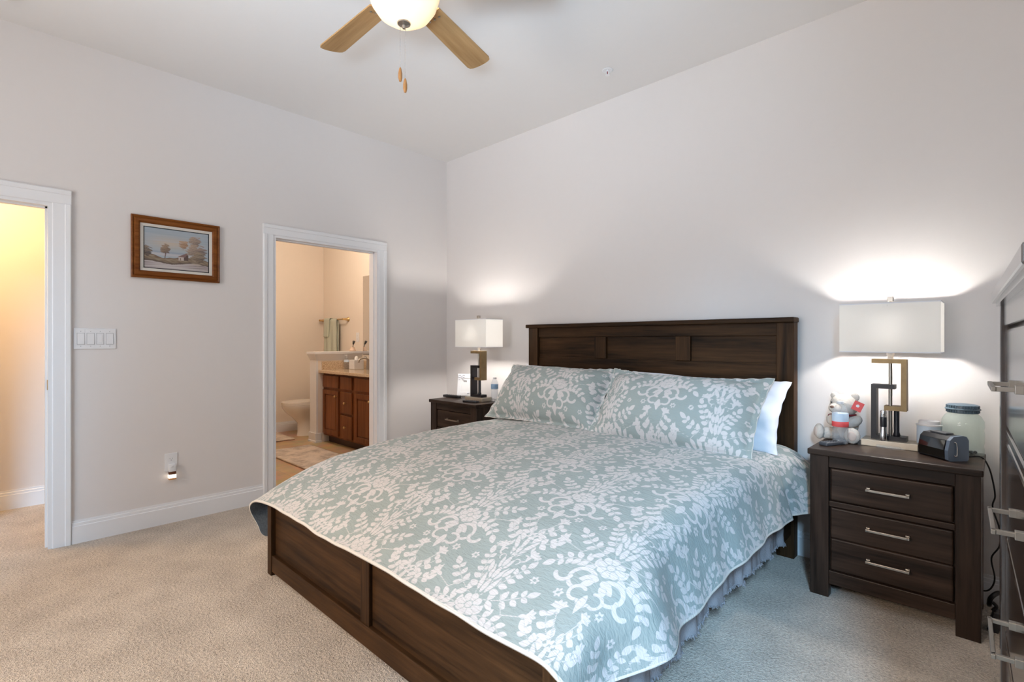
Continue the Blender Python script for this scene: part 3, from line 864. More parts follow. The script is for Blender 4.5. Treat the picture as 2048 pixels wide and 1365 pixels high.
# pillows ----------------------------------------------------------------
def pillow(name, w, h, thick, mat, patt=None, flange=0.0, seed=1, n=150, m=90, sag=0.0, corner=0.0):
    u = np.linspace(-1, 1, n); v = np.linspace(-1, 1, m)
    U, V = np.meshgrid(u, v, indexing='ij')
    fu, fv = 1 - flange / (w / 2), 1 - flange / (h / 2)
    a = np.clip(np.abs(U) / fu, 0, 1); b = np.clip(np.abs(V) / fv, 0, 1)
    t = ((1 - a ** 2.6) ** 0.62) * ((1 - b ** 2.2) ** 0.60)
    pinch = 1 - 0.055 * (1 - V ** 2) * np.abs(U) ** 6; pinv = 1 - 0.07 * (1 - U ** 2) * np.abs(V) ** 6
    r = corner
    x = U * w / 2 * pinch; y = V * h / 2 * pinv
    y = y + sag * (1 - U ** 2) * (V > -2)
    wr = vnoise(U * 5, V * 4, seed) * 0.013 + vnoise(U * 13, V * 11, seed + 9) * 0.004
    edge = 0.006 * np.sin(U * 40 + seed) * (b > 0.98) + 0.008 * np.sin(V * 17 + seed) * (a > 0.98)
    zf = thick * 0.62 * t + wr * np.sqrt(t) + edge * 0.6; zb = -thick * 0.25 * t - 0.004 + edge * 0.6
    F = np.stack([x, y, zf], -1); Bq = np.stack([x, y, zb], -1)
    # closed strip: front rows then back rows reversed
    Pq = np.concatenate([F, Bq[:, ::-1]], 1)
    Pq = np.concatenate([Pq, Pq[:, :1]], 1)
    UU = np.concatenate([U, U[:, ::-1], U[:, :1]], 1) * w / 2; VV = np.concatenate([V, V[:, ::-1] + 0.0, V[:, :1]], 1) * h / 2
    attrs = None
    if patt:
        hemd = np.minimum(w / 2 - np.abs(UU), h / 2 - np.abs(VV)) + 0.006
        attrs = {'figure': figure_at(UU - patt[0], VV - patt[1]), 'hem': hemd}
    o = grid_mesh(name, Pq, [mat], uv=np.stack([UU, VV], -1), attrs=attrs)
    bm = bmesh.new(); bm.from_mesh(o.data); bmesh.ops.remove_doubles(bm, verts=bm.verts, dist=2e-4)
    # close the two side seams
    bmesh.ops.recalc_face_normals(bm, faces=bm.faces); bm.to_mesh(o.data); bm.free()
    return o


def lean(o, cx, bottom, topp, roll=0.0, yaw=0.0):
    """stand a pillow: bottom=(y,z) and top=(y,z) of its back-to-front lean line"""
    dy, dz = topp[0] - bottom[0], topp[1] - bottom[1]
    tilt = math.atan2(dz, dy)
    o.location = (cx, (bottom[0] + topp[0]) / 2, (bottom[1] + topp[1]) / 2)
    o.rotation_euler = (Matrix.Rotation(yaw, 3, 'Z') @ Matrix.Rotation(tilt, 3, 'X') @ Matrix.Rotation(roll, 3, 'Z')).to_euler()
    return o


p = pillow('bed_pillow', 0.95, 0.42, 0.13, M['sheet'], seed=4, corner=0.03); lean(p, 1.70, (-0.36, 0.655), (-0.16, 1.015), roll=-0.01)
tag(p, 'white pillow behind the left damask sham, only its top edge showing', 'pillow', 'white pillows against the headboard')
p = pillow('bed_pillow', 0.99, 0.43, 0.15, M['sheet'], seed=8); lean(p, 2.69, (-0.38, 0.645), (-0.165, 0.995), roll=-0.02)
tag(p, 'white pillow sticking out past the right end of the right sham', 'pillow', 'white pillows against the headboard')
p = pillow('pillow_sham', 0.99, 0.50, 0.27, M['quilt'], patt=(0.20, 0.00), flange=0.03, seed=12, sag=0.0); lean(p, 1.69, (-0.585, 0.655), (-0.29, 1.02), roll=0.0)
tag(p, 'sage damask pillow sham on the left half of the bed', 'pillow', 'damask pillow shams')
p = pillow('pillow_sham', 1.00, 0.52, 0.27, M['quilt'], patt=(0.0, 0.10), flange=0.035, seed=21, sag=-0.012); lean(p, 2.64, (-0.60, 0.645), (-0.32, 1.00), roll=-0.018)
tag(p, 'sage damask pillow sham on the right half of the bed, nearer the camera', 'pillow', 'damask pillow shams')


# ------------------------------------------------------------------ nightstands
def bar_handle(parent, x, y, z, L, axis='X', out=(0, -1, 0), r=0.0045, rise=0.026):
    """flat bar pull on two square posts"""
    o = Vector(out); a = Vector((1, 0, 0)) if axis == 'X' else Vector((0, 1, 0)); c = Vector((x, y, z))
    m = MB()

    def bx(p0, p1, pad, padz):
        lo = [min(p0[i], p1[i]) for i in range(3)]; hi = [max(p0[i], p1[i]) for i in range(3)]
        for i in range(3):
            pp = padz if i == 2 else pad
            lo[i] -= pp; hi[i] += pp
        m.box(lo[0], hi[0], lo[1], hi[1], lo[2], hi[2], 0.0012)
    bx(c + a * (-L / 2) + o * rise, c + a * (L / 2) + o * rise, 0.004, 0.005)
    for s in (-1, 1):
        q = c + a * (s * (L / 2 - 0.004))
        bx(q, q + o * rise, 0.004, 0.005)
        bx(q, q + o * 0.004, 0.008, 0.009)
    return m.build('handle', M['nickel'], parent)


def make_nightstand(label, loc):
    t = empty('nightstand', label, 'nightstand', loc, group='matching nightstands beside the bed')
    w = 0.305; yf = -0.413      # local: x -w..w, y -0.413 (front) .. 0 (back)
    MB().box(-w - 0.008, w + 0.008, yf - 0.016, 0.0, 0.672, 0.700, 0.005).build('top', M['nx'], t)
    MB().box(-w + 0.02, w - 0.02, yf + 0.03, -0.01, 0.07, 0.672).build('carcass', M['nz'], t)
    for s in (-1, 1):
        MB().box(min(s * w, s * (w - 0.078)), max(s * w, s * (w - 0.078)), yf, yf + 0.05, 0, 0.672, 0.003).box(min(s * w, s * (w - 0.02)), max(s * w, s * (w - 0.02)), yf + 0.05, -0.005, 0.05, 0.672).box(min(s * w, s * (w - 0.04)), max(s * w, s * (w - 0.04)), -0.05, -0.005, 0, 0.06).build('side_leg', M['nz'], t)
    i = w - 0.078
    MB().box(-i, i, yf + 0.006, yf + 0.04, 0.618, 0.672, 0.002).build('frieze', M['nx'], t)
    MB().box(-i, i, yf + 0.004, yf + 0.04, 0.064, 0.128, 0.003).build('apron', M['nx'], t)
    MB().box(-i, i, yf + 0.008, yf + 0.04, 0.432, 0.458, 0.003).build('rail', M['nx'], t)
    d1 = MB().box(-i + 0.006, i - 0.006, yf + 0.009, yf + 0.04, 0.462, 0.613, 0.008, 3).build('drawer', M['nx'], t)
    bar_handle(d1, 0, yf + 0.009, 0.543, 0.15)
    d2 = MB().box(-i + 0.006, i - 0.006, yf + 0.009, yf + 0.04, 0.284, 0.428, 0.007, 3).box(-i + 0.006, i - 0.006, yf + 0.009, yf + 0.04, 0.132, 0.2825, 0.007, 3).build('drawer', M['nx'], t)
    bar_handle(d2, 0, yf + 0.009, 0.362, 0.15)
    bar_handle(d2, 0, yf + 0.009, 0.218, 0.15)
    return t


NZ = 0.700
ns_r = make_nightstand('dark wood nightstand right of the bed holding the teddy bear and clock', (3.648, -0.03, 0))
ns_l = dup(ns_r, (0.655, -0.05, 0), label='dark wood nightstand left of the bed near the bathroom door')


# ------------------------------------------------------------------ table lamps
def make_lamp(label, loc):
    t = empty('table_lamp', label, 'lamp', loc, group='matching table lamps on the nightstands')
    MB().box(-0.112, 0.112, -0.062, 0.055, 0, 0.031, 0.002).build('base', M['champ'], t)
    y0, y1 = -0.030, 0.034
    MB().extrude([(-0.075, 0.031), (0.066, 0.031), (0.066, 0.053), (-0.053, 0.053), (-0.053, 0.283), (0.020, 0.283), (0.020, 0.304), (-0.075, 0.304)], y0, y1).build('black_bracket', M['black'], t)
    MB().extrude([(-0.022, 0.178), (0.066, 0.178), (0.066, 0.430), (-0.073, 0.430), (-0.073, 0.408), (0.044, 0.408), (0.044, 0.200), (-0.022, 0.200)], y0, y1).build('gold_bracket', M['gold'], t)
    MB().cyl((0, 0, 0.03), (0, 0, 0.725), 0.0075).build('rod', M['nickel'], t, True)
    MB().lathe([(0.013, 0.053), (0.015, 0.06), (0.011, 0.075), (0.011, 0.178)], (0.026, -0.012, 0), 20).build('post', M['black'], t, True)
    MB().lathe([(0.012, 0.43), (0.012, 0.445), (0.016, 0.45), (0.016, 0.49), (0.010, 0.495)], (0, 0, 0), 20).build('socket', M['white'], t, True)
    # rectangular open shade with a fabric rim
    w, d, z0, z1, th = 0.196, 0.100, 0.462, 0.702, 0.002
    sh = MB()
    for k in range(4):
        a, b = [(-w, -d), (w, -d), (w, d), (-w, d)][k], [(w, -d), (w, d), (-w, d), (-w, -d)][k]
        ins = lambda p: (p[0] * (1 - th / w), p[1] * (1 - th / d))
        ai, bi = ins(a), ins(b)
        sh.add([(*a, z0), (*b, z0), (*b, z1), (*a, z1), (*ai, z0), (*bi, z0), (*bi, z1), (*ai, z1)],
               [(0, 1, 2, 3), (5, 4, 7, 6), (0, 4, 5, 1), (3, 2, 6, 7)])
    s_ = sh.build('lamp_shade', M['shade'], t)
    for z in (z0, z1 - 0.004):
        rm = MB()
        for k in range(4):
            a, b = [(-w, -d), (w, -d), (w, d), (-w, d)][k], [(w, -d), (w, d), (-w, d), (-w, -d)][k]
            rm.box(min(a[0], b[0]) - 0.001, max(a[0], b[0]) + 0.001, min(a[1], b[1]) - 0.001, max(a[1], b[1]) + 0.001, z, z + 0.004)
        rm.build('rim', M['sheet'], s_)
    MB().cyl((-w, 0, 0.69), (w, 0, 0.69), 0.002, n=8).cyl((0, -d, 0.69), (0, d, 0.69), 0.002, n=8).build('spider', M['nickel'], s_)
    MB().box(-0.012, 0.012, -0.012, 0.012, 0.712, 0.737, 0.002).cyl((0, 0, 0.69), (0, 0, 0.714), 0.005).build('finial', M['nickel'], t)
    light('lamp_bulb', 'POINT', (0, 0, 0.575), 27, (1.0, 0.95, 0.90), 0.035, parent=t)
    return t


lamp_r = make_lamp('rectangular shaded lamp with gold and black brackets beside the teddy bear', (3.619, -0.128, NZ))
lamp_l = dup(lamp_r, (0.745, -0.245, NZ), label='rectangular shaded lamp with gold and black brackets beside the white photo frame')


# ------------------------------------------------------------------ ceiling fan
FZ = 2.65
fan = empty('ceiling_fan', 'five blade ceiling fan with maple blades and lit frosted bowl', 'ceiling fan', (2.265, -2.039, FZ))
MB().lathe([(0.0, -0.142), (0.03, -0.141), (0.07, -0.130), (0.105, -0.106), (0.130, -0.070), (0.143, -0.030), (0.146, 0.0), (0.143, 0.0), (0.140, -0.030), (0.127, -0.069), (0.102, -0.104), (0.068, -0.127), (0.0, -0.138)], n=48).build('light_bowl', M['bowl'], fan, True)
light('fan_bulb', 'POINT', (0, 0, -0.045), 58, (1.0, 0.78, 0.54), 0.04, parent=fan)
MB().lathe([(0.150, 0.004), (0.150, 0.02), (0.09, 0.03), (0.09, 0.05), (0.13, 0.06), (0.135, 0.14), (0.10, 0.165), (0.02, 0.17)], n=40).build('motor_housing', M['nickel'], fan, True)
MB().lathe([(0.014, 0.165), (0.014, 0.29), (0.065, 0.30), (0.072, 0.361)], n=32).build('downrod', M['nickel'], fan, True)
MB().lathe([(0.0, -0.166), (0.006, -0.164), (0.008, -0.152), (0.015, -0.150), (0.026, -0.146), (0.027, -0.141), (0.0, -0.136)], n=28).build('finial', M['nickel'], fan, True)
for (px, py, zl, lab) in ((-0.0195, -0.005, -0.345, 0), (0.004, 0.003, -0.395, 1)):
    ch = MB()
    z = -0.150
    while z > zl + 0.04:
        ch.ball((px, py, z), 0.0019, 6, 4); z -= 0.0058
    ch.cyl((px, py, -0.150), (px, py, zl + 0.03), 0.0007, n=5)
    c = ch.build('pull_chain', M['chrome'], fan)
    MB().lathe([(0.0, zl - 0.030), (0.005, zl - 0.027), (0.0085, zl - 0.012), (0.0085, zl + 0.004), (0.005, zl + 0.022), (0.002, zl + 0.030)], (px, py, 0), 16).build('pull_knob', M['knobwood'], c, True)
for k in range(5):
    ang = math.radians(180 - 72 * k + 0.0)
    R = Matrix.Rotation(ang, 4, 'Z') @ Matrix.Rotation(math.radians(-11), 4, 'X')
    pts = []
    L0, L1, w0, w1 = 0.175, 0.635, 0.052, 0.064
    pts = [(L0, -w0), (L1 - 0.03, -w1)]
    for i in range(9):
        a = -PI / 2 + PI * i / 8
        pts.append((L1 - 0.03 + 0.03 * math.cos(a) ** 0.6 if math.cos(a) > 0 else L1 - 0.03, w1 * math.sin(a) * 0.985))
    pts += [(L1 - 0.03, w1), (L0, w0)]
    m = MB().extrude(pts, -0.003, 0.003, 'XY')
    bl_ = m.build('blade', M['fanwood'], fan); bl_.matrix_local = R
    b2 = MB().box(0.10, 0.215, -0.016, 0.016, 0.003, 0.009, 0.002).box(0.19, 0.24, -0.04, 0.04, 0.003, 0.007, 0.001)
    for q in (-0.025, 0.0, 0.025): b2.cyl((0.215, q, -0.006), (0.215, q, 0.008), 0.005, n=10)
    b2.build('blade_arm', M['nickel'], bl_)

# sprinkler and smoke detector on the ceiling
sp = empty('sprinkler_head', 'small recessed fire sprinkler in the ceiling', 'sprinkler', (2.137, -0.363, H))
MB().lathe([(0.032, 0.0), (0.036, -0.003), (0.030, -0.006), (0.018, -0.003), (0.0, -0.002)], n=28).build('escutcheon', M['white'], sp, True)
s2 = MB().cyl((0, 0, -0.002), (0, 0, -0.012), 0.008, n=12).box(-0.010, -0.007, -0.002, 0.002, -0.034, -0.008).box(0.007, 0.010, -0.002, 0.002, -0.034, -0.008).lathe([(0.014, -0.036), (0.014, -0.034), (0, -0.033)], n=12)
s2.build('frame', M['white'], sp)
MB().cyl((0, 0, -0.012), (0, 0, -0.033), 0.003, n=8).build('bulb', M['ribbon'], sp)
sd = empty('smoke_detector', 'round white smoke detector at the top left of the ceiling', 'smoke detector', (0.335, -3.185, H))
MB().lathe([(0.07, 0.0), (0.07, -0.012), (0.055, -0.03), (0.0, -0.034)], n=32).build('body', M['white'], sd, True)


# ------------------------------------------------------------------ things on the left wall
pic = empty('framed_painting', 'wood framed landscape painting with autumn trees and small house', 'painting', (0, -2.3175, 1.829))
pw_, ph_ = 0.2545, 0.2015
fr_w = 0.052


def ring(mb, prof, w, h):
    """prof: (inset, depth) list; sweeps a mitred profile round a rectangle lying on x=0"""
    k = len(prof); vs = []
    for sx_, sz in ((-1, -1), (1, -1), (1, 1), (-1, 1)):
        for ins, dep in prof: vs.append((dep, sx_ * (w - ins), sz * (h - ins)))
    fs = []
    for c in range(4):
        d = (c + 1) % 4
        for i in range(k - 1): fs.append((c * k + i, d * k + i, d * k + i + 1, c * k + i + 1))
        fs.append((c * k + k - 1, d * k + k - 1, d * k, c * k))
    return mb.add(vs, fs)


M['framewood'] = wood('amber_frame_wood', (0.10, 0.028, 0.006), (0.24, 0.085, 0.02), 'Y', 0.3, 1.5)
ring(MB(), [(0, 0.001), (0, 0.020), (0.006, 0.024), (0.014, 0.018), (0.022, 0.026), (0.038, 0.026), (0.05, 0.014), (0.05, 0.002)], pw_, ph_).build('frame', M['framewood'], pic)
ring(MB(), [(0.048, 0.004), (0.048, 0.016), (0.066, 0.012), (0.066, 0.004)], pw_, ph_).build('liner', M['binding'], pic)
ring(MB(), [(0.0655, 0.004), (0.0655, 0.0125), (0.070, 0.0115), (0.070, 0.004)], pw_, ph_).build('inner_edge', M['black'], pic)
ny, nz = 240, 170
ya = np.linspace(-(pw_ - 0.069), pw_ - 0.069, ny); za = np.linspace(-(ph_ - 0.069), ph_ - 0.069, nz)
Yp, Zp = np.meshgrid(ya, za, indexing='ij')
u = (Yp - ya[0]) / (ya[-1] - ya[0]); v = (Zp - za[0]) / (za[-1] - za[0])
n1_ = vnoise(u * 18, v * 26, 2); n2_ = vnoise(u * 55, v * 60, 6); n3_ = vnoise(u * 9, v * 70, 11); n4_ = vnoise(u * 110, v * 120, 14)


def mixc(a, b, t): t = np.clip(t, 0, 1)[..., None]; return a * (1 - t) + np.array(b) * t


Cc = np.ones((ny, nz, 3)) * np.array([0.34, 0.42, 0.48])
Cc = mixc(Cc, (0.56, 0.46, 0.35), np.exp(-((u - 0.38) / 0.34) ** 2 - ((v - 0.66) / 0.16) ** 2) * 1.0)
Cc = mixc(Cc, (0.46, 0.48, 0.52), 0.35 + 0.3 * n3_ * (v > 0.5))
Cc = mixc(Cc, (0.28, 0.34, 0.42), np.exp(-((v - 0.415) / 0.022) ** 2) * 0.8 * (u < 0.62))
Cc = mixc(Cc, (0.52, 0.50, 0.52), (np.exp(-((v - 0.36) / 0.035) ** 2)) * (u > 0.1) * (u < 0.75))
hill = 0.30 - 0.03 * np.sin(u * 7) + 0.08 * np.exp(-((u - 0.05) / 0.16) ** 2) + 0.012 * n2_
Cc = mixc(Cc, (0.20, 0.13, 0.085), (v < hill) * 1.0)
Cc = mixc(Cc, (0.33, 0.27, 0.19), (v < hill - 0.03) * (0.5 + 0.4 * n2_))
shore = 0.175 + 0.03 * np.sin(u * 9 + 1) + 0.01 * n1_
Cc = mixc(Cc, (0.10, 0.07, 0.055), np.exp(-((v - shore) / 0.025) ** 2) * 0.9)
Cc = mixc(Cc, (0.44, 0.38, 0.38), (v < shore - 0.015) * 1.0)
Cc = mixc(Cc, (0.58, 0.54, 0.52), (v < shore - 0.02) * np.clip(n3_ * 0.8 + 0.2, 0, 1))
Cc = mixc(Cc, (0.24, 0.20, 0.20), (v < shore - 0.03) * np.clip(-n3_ * 0.9 - 0.1, 0, 1))


def foliage(cu, cv, ru, rv, dark, lite):
    global Cc
    e = ((u - cu) / ru) ** 2 + ((v - cv) / rv) ** 2 + 0.45 * n2_ + 0.25 * n4_
    sh = np.clip(0.5 - (v - cv) / rv * 0.5 + (u - cu) / ru * 0.3 + 0.5 * n4_, 0, 1)
    col = np.array(lite) * (1 - sh[..., None]) + np.array(dark) * sh[..., None]
    t = np.clip((1.0 - e) * 4, 0, 0.95)[..., None]
    Cc = Cc * (1 - t) + col * t


for a in ((0.03, 0.42, 0.09, 0.13, (0.07, 0.055, 0.05), (0.26, 0.19, 0.13)), (0.31, 0.50, 0.075, 0.13, (0.14, 0.09, 0.07), (0.36, 0.25, 0.16)),
          (0.60, 0.66, 0.075, 0.11, (0.30, 0.17, 0.10), (0.50, 0.33, 0.21)), (0.78, 0.76, 0.10, 0.14, (0.19, 0.14, 0.12), (0.42, 0.31, 0.23)),
          (0.76, 0.52, 0.12, 0.18, (0.18, 0.13, 0.11), (0.46, 0.34, 0.25)), (0.88, 0.54, 0.09, 0.12, (0.14, 0.10, 0.09), (0.36, 0.27, 0.22)), (0.84, 0.36, 0.13, 0.15, (0.12, 0.08, 0.06), (0.34, 0.26, 0.18))):
    foliage(*a)
Cc = mixc(Cc, (0.12, 0.06, 0.04), ((np.abs(u - 0.315 - (v - 0.35) * 0.10) < 0.006) & (v > 0.27) & (v < 0.42)) * 1.0)
Cc = mixc(Cc, (0.54, 0.46, 0.42), ((u > 0.515) & (u < 0.60) & (v > 0.245) & (v < 0.345)) * 1.0)
Cc = mixc(Cc, (0.10, 0.06, 0.05), ((u > 0.60) & (u < 0.67) & (v > 0.25) & (v < 0.40)) * 1.0)
Cc = mixc(Cc, (0.22, 0.13, 0.12), ((v > 0.335) & (v < 0.335 + 0.75 * (u - 0.50)) & (v < 0.43) & (u < 0.665) & (v > 0.335 + 2.2 * (u - 0.62))) * 1.0)
Cc = mixc(Cc, (0.16, 0.09, 0.07), ((np.abs(u - 0.548) < 0.008) & (v > 0.25) & (v < 0.31)) * 1.0)
Cc = mixc(Cc, (0.50, 0.42, 0.33), np.exp(-((u - 0.78) / 0.1) ** 2 - ((v - 0.17) / 0.05) ** 2) * (0.5 + 0.6 * n2_))
Cc = np.clip(Cc * 0.80, 0, 1)
col4 = np.concatenate([Cc, np.ones((ny, nz, 1))], -1)
grid_mesh('canvas', np.stack([np.full_like(Yp, 0.0095), Yp, Zp], -1), [attr_paint('oil_paint', 0.45)], parent=pic, color=col4)

sw = empty('light_switch', 'four gang white light switch plate beside the hall doorway', 'light switch', (0, -2.7475, 1.231))
MB().box(0.0, 0.006, -0.1015, 0.1015, -0.0635, 0.0635, 0.003).build('plate', M['white'], sw)
for k in range(4):
    y = -0.069 + 0.046 * k
    MB().box(0.004, 0.0063, y - 0.0182, y + 0.0182, -0.0352, 0.0352).build('switch_gap_shade', M['dial'], sw)  # grey outline standing in for the shadow gap round each switch
    if k == 2:
        o = MB().box(0.005, 0.0068, y - 0.0165, y + 0.0165, -0.0335, 0.0335, 0.0006).build('switch', M['white'], sw)
        MB().box(0.0068, 0.0086, y - 0.010, y + 0.010, -0.023, 0.023, 0.001).build('slider', M['white'], o)
    else:
        o = MB().add([(0.005, y - 0.0165, -0.0335), (0.005, y + 0.0165, -0.0335), (0.005, y + 0.0165, 0.0335), (0.005, y - 0.0165, 0.0335), (0.011, y - 0.0165, -0.0335), (0.011, y + 0.0165, -0.0335), (0.007, y + 0.0165, 0.0335), (0.007, y - 0.0165, 0.0335)],
                     [(0, 1, 2, 3), (4, 5, 6, 7), (0, 1, 5, 4), (1, 2, 6, 5), (2, 3, 7, 6), (3, 0, 4, 7)]).build('switch', M['white'], sw)
    for z in (-0.045, 0.045): MB().cyl((0.0055, y, z), (0.0068, y, z), 0.0022, n=8).build('screw', M['dial'], sw)


def outlet(label, loc, rz=0):
    t = empty('wall_outlet', label, 'outlet', loc, rz)
    MB().box(0, 0.006, -0.036, 0.036, -0.06, 0.06, 0.0025).build('plate', M['white'], t)
    for z in (-0.022, 0.022):
        s = MB().box(0.005, 0.0075, -0.016, 0.016, z - 0.0145, z + 0.0145, 0.001).build('socket', M['white'], t)
        MB().box(0.0073, 0.0077, -0.008, -0.0055, z - 0.001, z + 0.008).box(0.0073, 0.0077, 0.0055, 0.008, z - 0.001, z + 0.007).cyl((0.0073, 0, z - 0.008), (0.0077, 0, z - 0.008), 0.0028, n=10).build('slots', M['dial'], s)
    return t


outlet('white wall outlet with the glowing night light plugged in', (0, -2.353, 0.405))
nl = empty('night_light', 'small night light glowing in the wall outlet', 'night light', (0.0078, -2.351, 0.345))
MB().box(0.0, 0.030, -0.021, 0.021, 0.0, 0.050, 0.006).build('body', M['white'], nl, True)
MB().ball((0.030, -0.004, 0.036), (0.004, 0.008, 0.008), 12, 8).build('sensor', M['white'], nl, True)
MB().box(0.002, 0.030, -0.021, 0.021, -0.018, 0.0, 0.002).build('grille', plain('dark_amber', (0.10, 0.03, 0.01), 0.3), nl)
MB().box(0.002, 0.031, -0.021, 0.021, -0.042, -0.018, 0.002).build('lens', emis('night_light_glow', (1.0, 0.86, 0.70), 2.2), nl)
MB().box(0.002, 0.030, -0.021, 0.021, -0.052, -0.042, 0.002).build('bottom_rim', plain('amber_plastic', (0.55, 0.26, 0.09), 0.35), nl)


# ------------------------------------------------------------------ small things on the nightstands
def bottle(label, loc, h, r, lab, rz=0):
    t = empty('water_bottle', label, 'bottle', loc, rz, 'water bottles on the nightstands')
    pr = [(0.0, 0.004), (r * 0.72, 0.0), (r * 0.95, 0.004), (r, 0.014)]
    n = 9
    for i in range(n):
        z = 0.018 + (h * 0.50 - 0.018) * i / (n - 1)
        pr.append((r * (1.0 if i % 2 else 0.94), z))
    pr += [(r, h * 0.52), (r, h * 0.72), (r * 0.96, h * 0.76), (r * 0.72, h * 0.86), (0.013, h * 0.935), (0.013, h * 0.945)]
    MB().lathe(pr, n=32).build('bottle_body', M['clear'], t, True)
    wp = [(0.0, 0.006), (r * 0.70, 0.004), (r * 0.88, 0.012)] + [(r * (0.93 if i % 2 else 0.88), 0.018 + (h * 0.5 - 0.018) * i / 8) for i in range(9)] + [(0.0, h * 0.51)]
    MB().lathe(wp, n=28).build('water', M['water'], t, True)
    MB().lathe([(r * 1.012, h * 0.53), (r * 1.016, h * 0.535), (r * 1.016, h * 0.715), (r * 1.012, h * 0.72)], n=32).build('bottle_label', lab, t, True)
    MB().lathe([(0.0155, h * 0.935), (0.016, h * 0.94), (0.0155, h * 0.995), (0.012, h), (0.0, h)], n=24).build('cap', M['white'], t, True)
    return t


b1 = bottle('clear plastic water bottle in front of the teddy bear', (3.427, -0.228, NZ), 0.215, 0.0355, M['label2'])
for ch in b1.children:
    if ch.name.startswith('bottle_label'):
        MB().lathe([(0.0357, 0.088), (0.0365, 0.09), (0.0365, 0.112), (0.0357, 0.114)], n=32).build('red_band', M['red'], ch, True)
b2 = bottle('clear water bottle with blue label right of the left lamp', (0.897, -0.2, NZ), 0.205, 0.031, M['label'])


def remote(label, loc, rz, L, w, h, mat):
    t = empty('remote_control', label, 'remote', loc, rz, 'remote controls on the nightstands')
    MB().box(-L / 2, L / 2, -w / 2, w / 2, 0.0, h, 0.005, 3).build('body', mat, t, True)
    m = MB()
    for i in range(6):
        for j in range(3):
            m.cyl((-L * 0.36 + i * L * 0.14, (j - 1) * w * 0.27, h - 0.001), (-L * 0.36 + i * L * 0.14, (j - 1) * w * 0.27, h + 0.0015), w * 0.085, n=10)
    m.build('buttons', M['greyplastic'], t)
    return t


remote('dark grey remote lying at the left front of the right nightstand', (3.405, -0.290, NZ), math.radians(64), 0.13, 0.045, 0.018, M['greyplastic'])
remote('long black remote beside the white photo frame on the left nightstand', (0.395, -0.255, NZ), math.radians(8), 0.19, 0.045, 0.022, M['plastic'])
remote('short black remote in front of the left lamp base', (0.80, -0.385, NZ), math.radians(10), 0.15, 0.042, 0.016, M['plastic'])

# white photo frame with a ribbon bow
pf = empty('photo_frame', 'small white photo frame with a bow on the left nightstand', 'photo frame', (0.435, -0.135, NZ + 0.006), math.radians(28))
tilt = Matrix.Rotation(math.radians(-9), 4, 'X')
w_, h_ = 0.078, 0.205
f_ = MB().box(-w_, w_, -0.008, 0.008, 0, 0.036, 0.003).box(-w_, w_, -0.008, 0.008, h_ - 0.042, h_, 0.003).box(-w_, -w_ + 0.032, -0.008, 0.008, 0.03, h_ - 0.036, 0.003).box(w_ - 0.032, w_, -0.008, 0.008, 0.03, h_ - 0.036, 0.003).build('frame', M['white'], pf)
f_.matrix_local = tilt
MB().box(-w_ + 0.03, w_ - 0.03, -0.002, 0.004, 0.034, h_ - 0.04).build('picture_backing', M['paper'], f_)
bw = MB()
for s in (-1, 1):
    bw.tube([(-0.035, -0.010, h_ - 0.022), (-0.035 + s * 0.02, -0.014, h_ - 0.008), (-0.035 + s * 0.034, -0.012, h_ - 0.022), (-0.035 + s * 0.018, -0.014, h_ - 0.032), (-0.035, -0.010, h_ - 0.022)], 0.0032, 6)
    bw.tube([(-0.035, -0.011, h_ - 0.022), (-0.035 + s * 0.012, -0.012, h_ - 0.045), (-0.035 + s * 0.03, -0.012, h_ - 0.05)], 0.0026, 6)
bw.ball((-0.035, -0.013, h_ - 0.022), 0.006, 10, 6)
MB().ball((0.034, -0.012, 0.028), (0.012, 0.006, 0.008), 10, 6).build('ribbon_rose', M['sheet'], f_, True)
bw.build('ribbon_bow', M['sheet'], f_, True)
MB().box(-0.015, 0.015, 0.0, 0.004, 0.0, 0.16, mat=Matrix.Translation((0, 0.075, 0)) @ Matrix.Rotation(math.radians(24), 4, 'X')).build('easel_leg', M['white'], pf)

# teddy bear
tb = empty('teddy_bear', 'cream plush teddy bear with red tag sitting against the wall', 'teddy bear', (3.420, -0.095, NZ), math.radians(-12))
def fuzz(mb_, amt, seed):
    r_ = random.Random(seed); mb_.v = [tuple(c + r_.uniform(-amt, amt) for c in v) for v in mb_.v]; return mb_
fuzz(MB().ball((0, 0.015, 0.072), (0.056, 0.050, 0.074), 28, 20), 0.0012, 1).build('torso', M['fur'], tb, True)
hd_ = fuzz(MB().ball((0, -0.002, 0.182), (0.066, 0.058, 0.058), 32, 22), 0.0012, 2).build('head', M['fur'], tb, True)
fuzz(MB().ball((-0.020, -0.058, 0.168), (0.030, 0.026, 0.024), 20, 14), 0.0008, 3).build('muzzle', M['fur'], hd_, True)
MB().ball((-0.024, -0.083, 0.176), (0.010, 0.006, 0.007), 14, 10).build('nose', plain('brown_nose', (0.20, 0.11, 0.08), 0.4), hd_, True)
for x, y in ((-0.042, -0.047), (0.008, -0.058)): MB().ball((x, y, 0.196), 0.0042, 10, 8).build('eye', M['black'], hd_, True)
for s in (-1, 1): fuzz(MB().ball((s * 0.048, 0.004, 0.226), (0.021, 0.012, 0.020), 18, 12), 0.0008, 5 + s).build('ear', M['fur'], hd_, True)
for s in (-1, 1):
    fuzz(MB().ball((s * 0.052, -0.018, 0.102), (0.026, 0.046, 0.026), 20, 14, Matrix.Rotation(s * -0.5, 3, 'Z') @ Matrix.Rotation(0.45, 3, 'X')), 0.001, 8 + s).build('arm', M['fur'], tb, True)
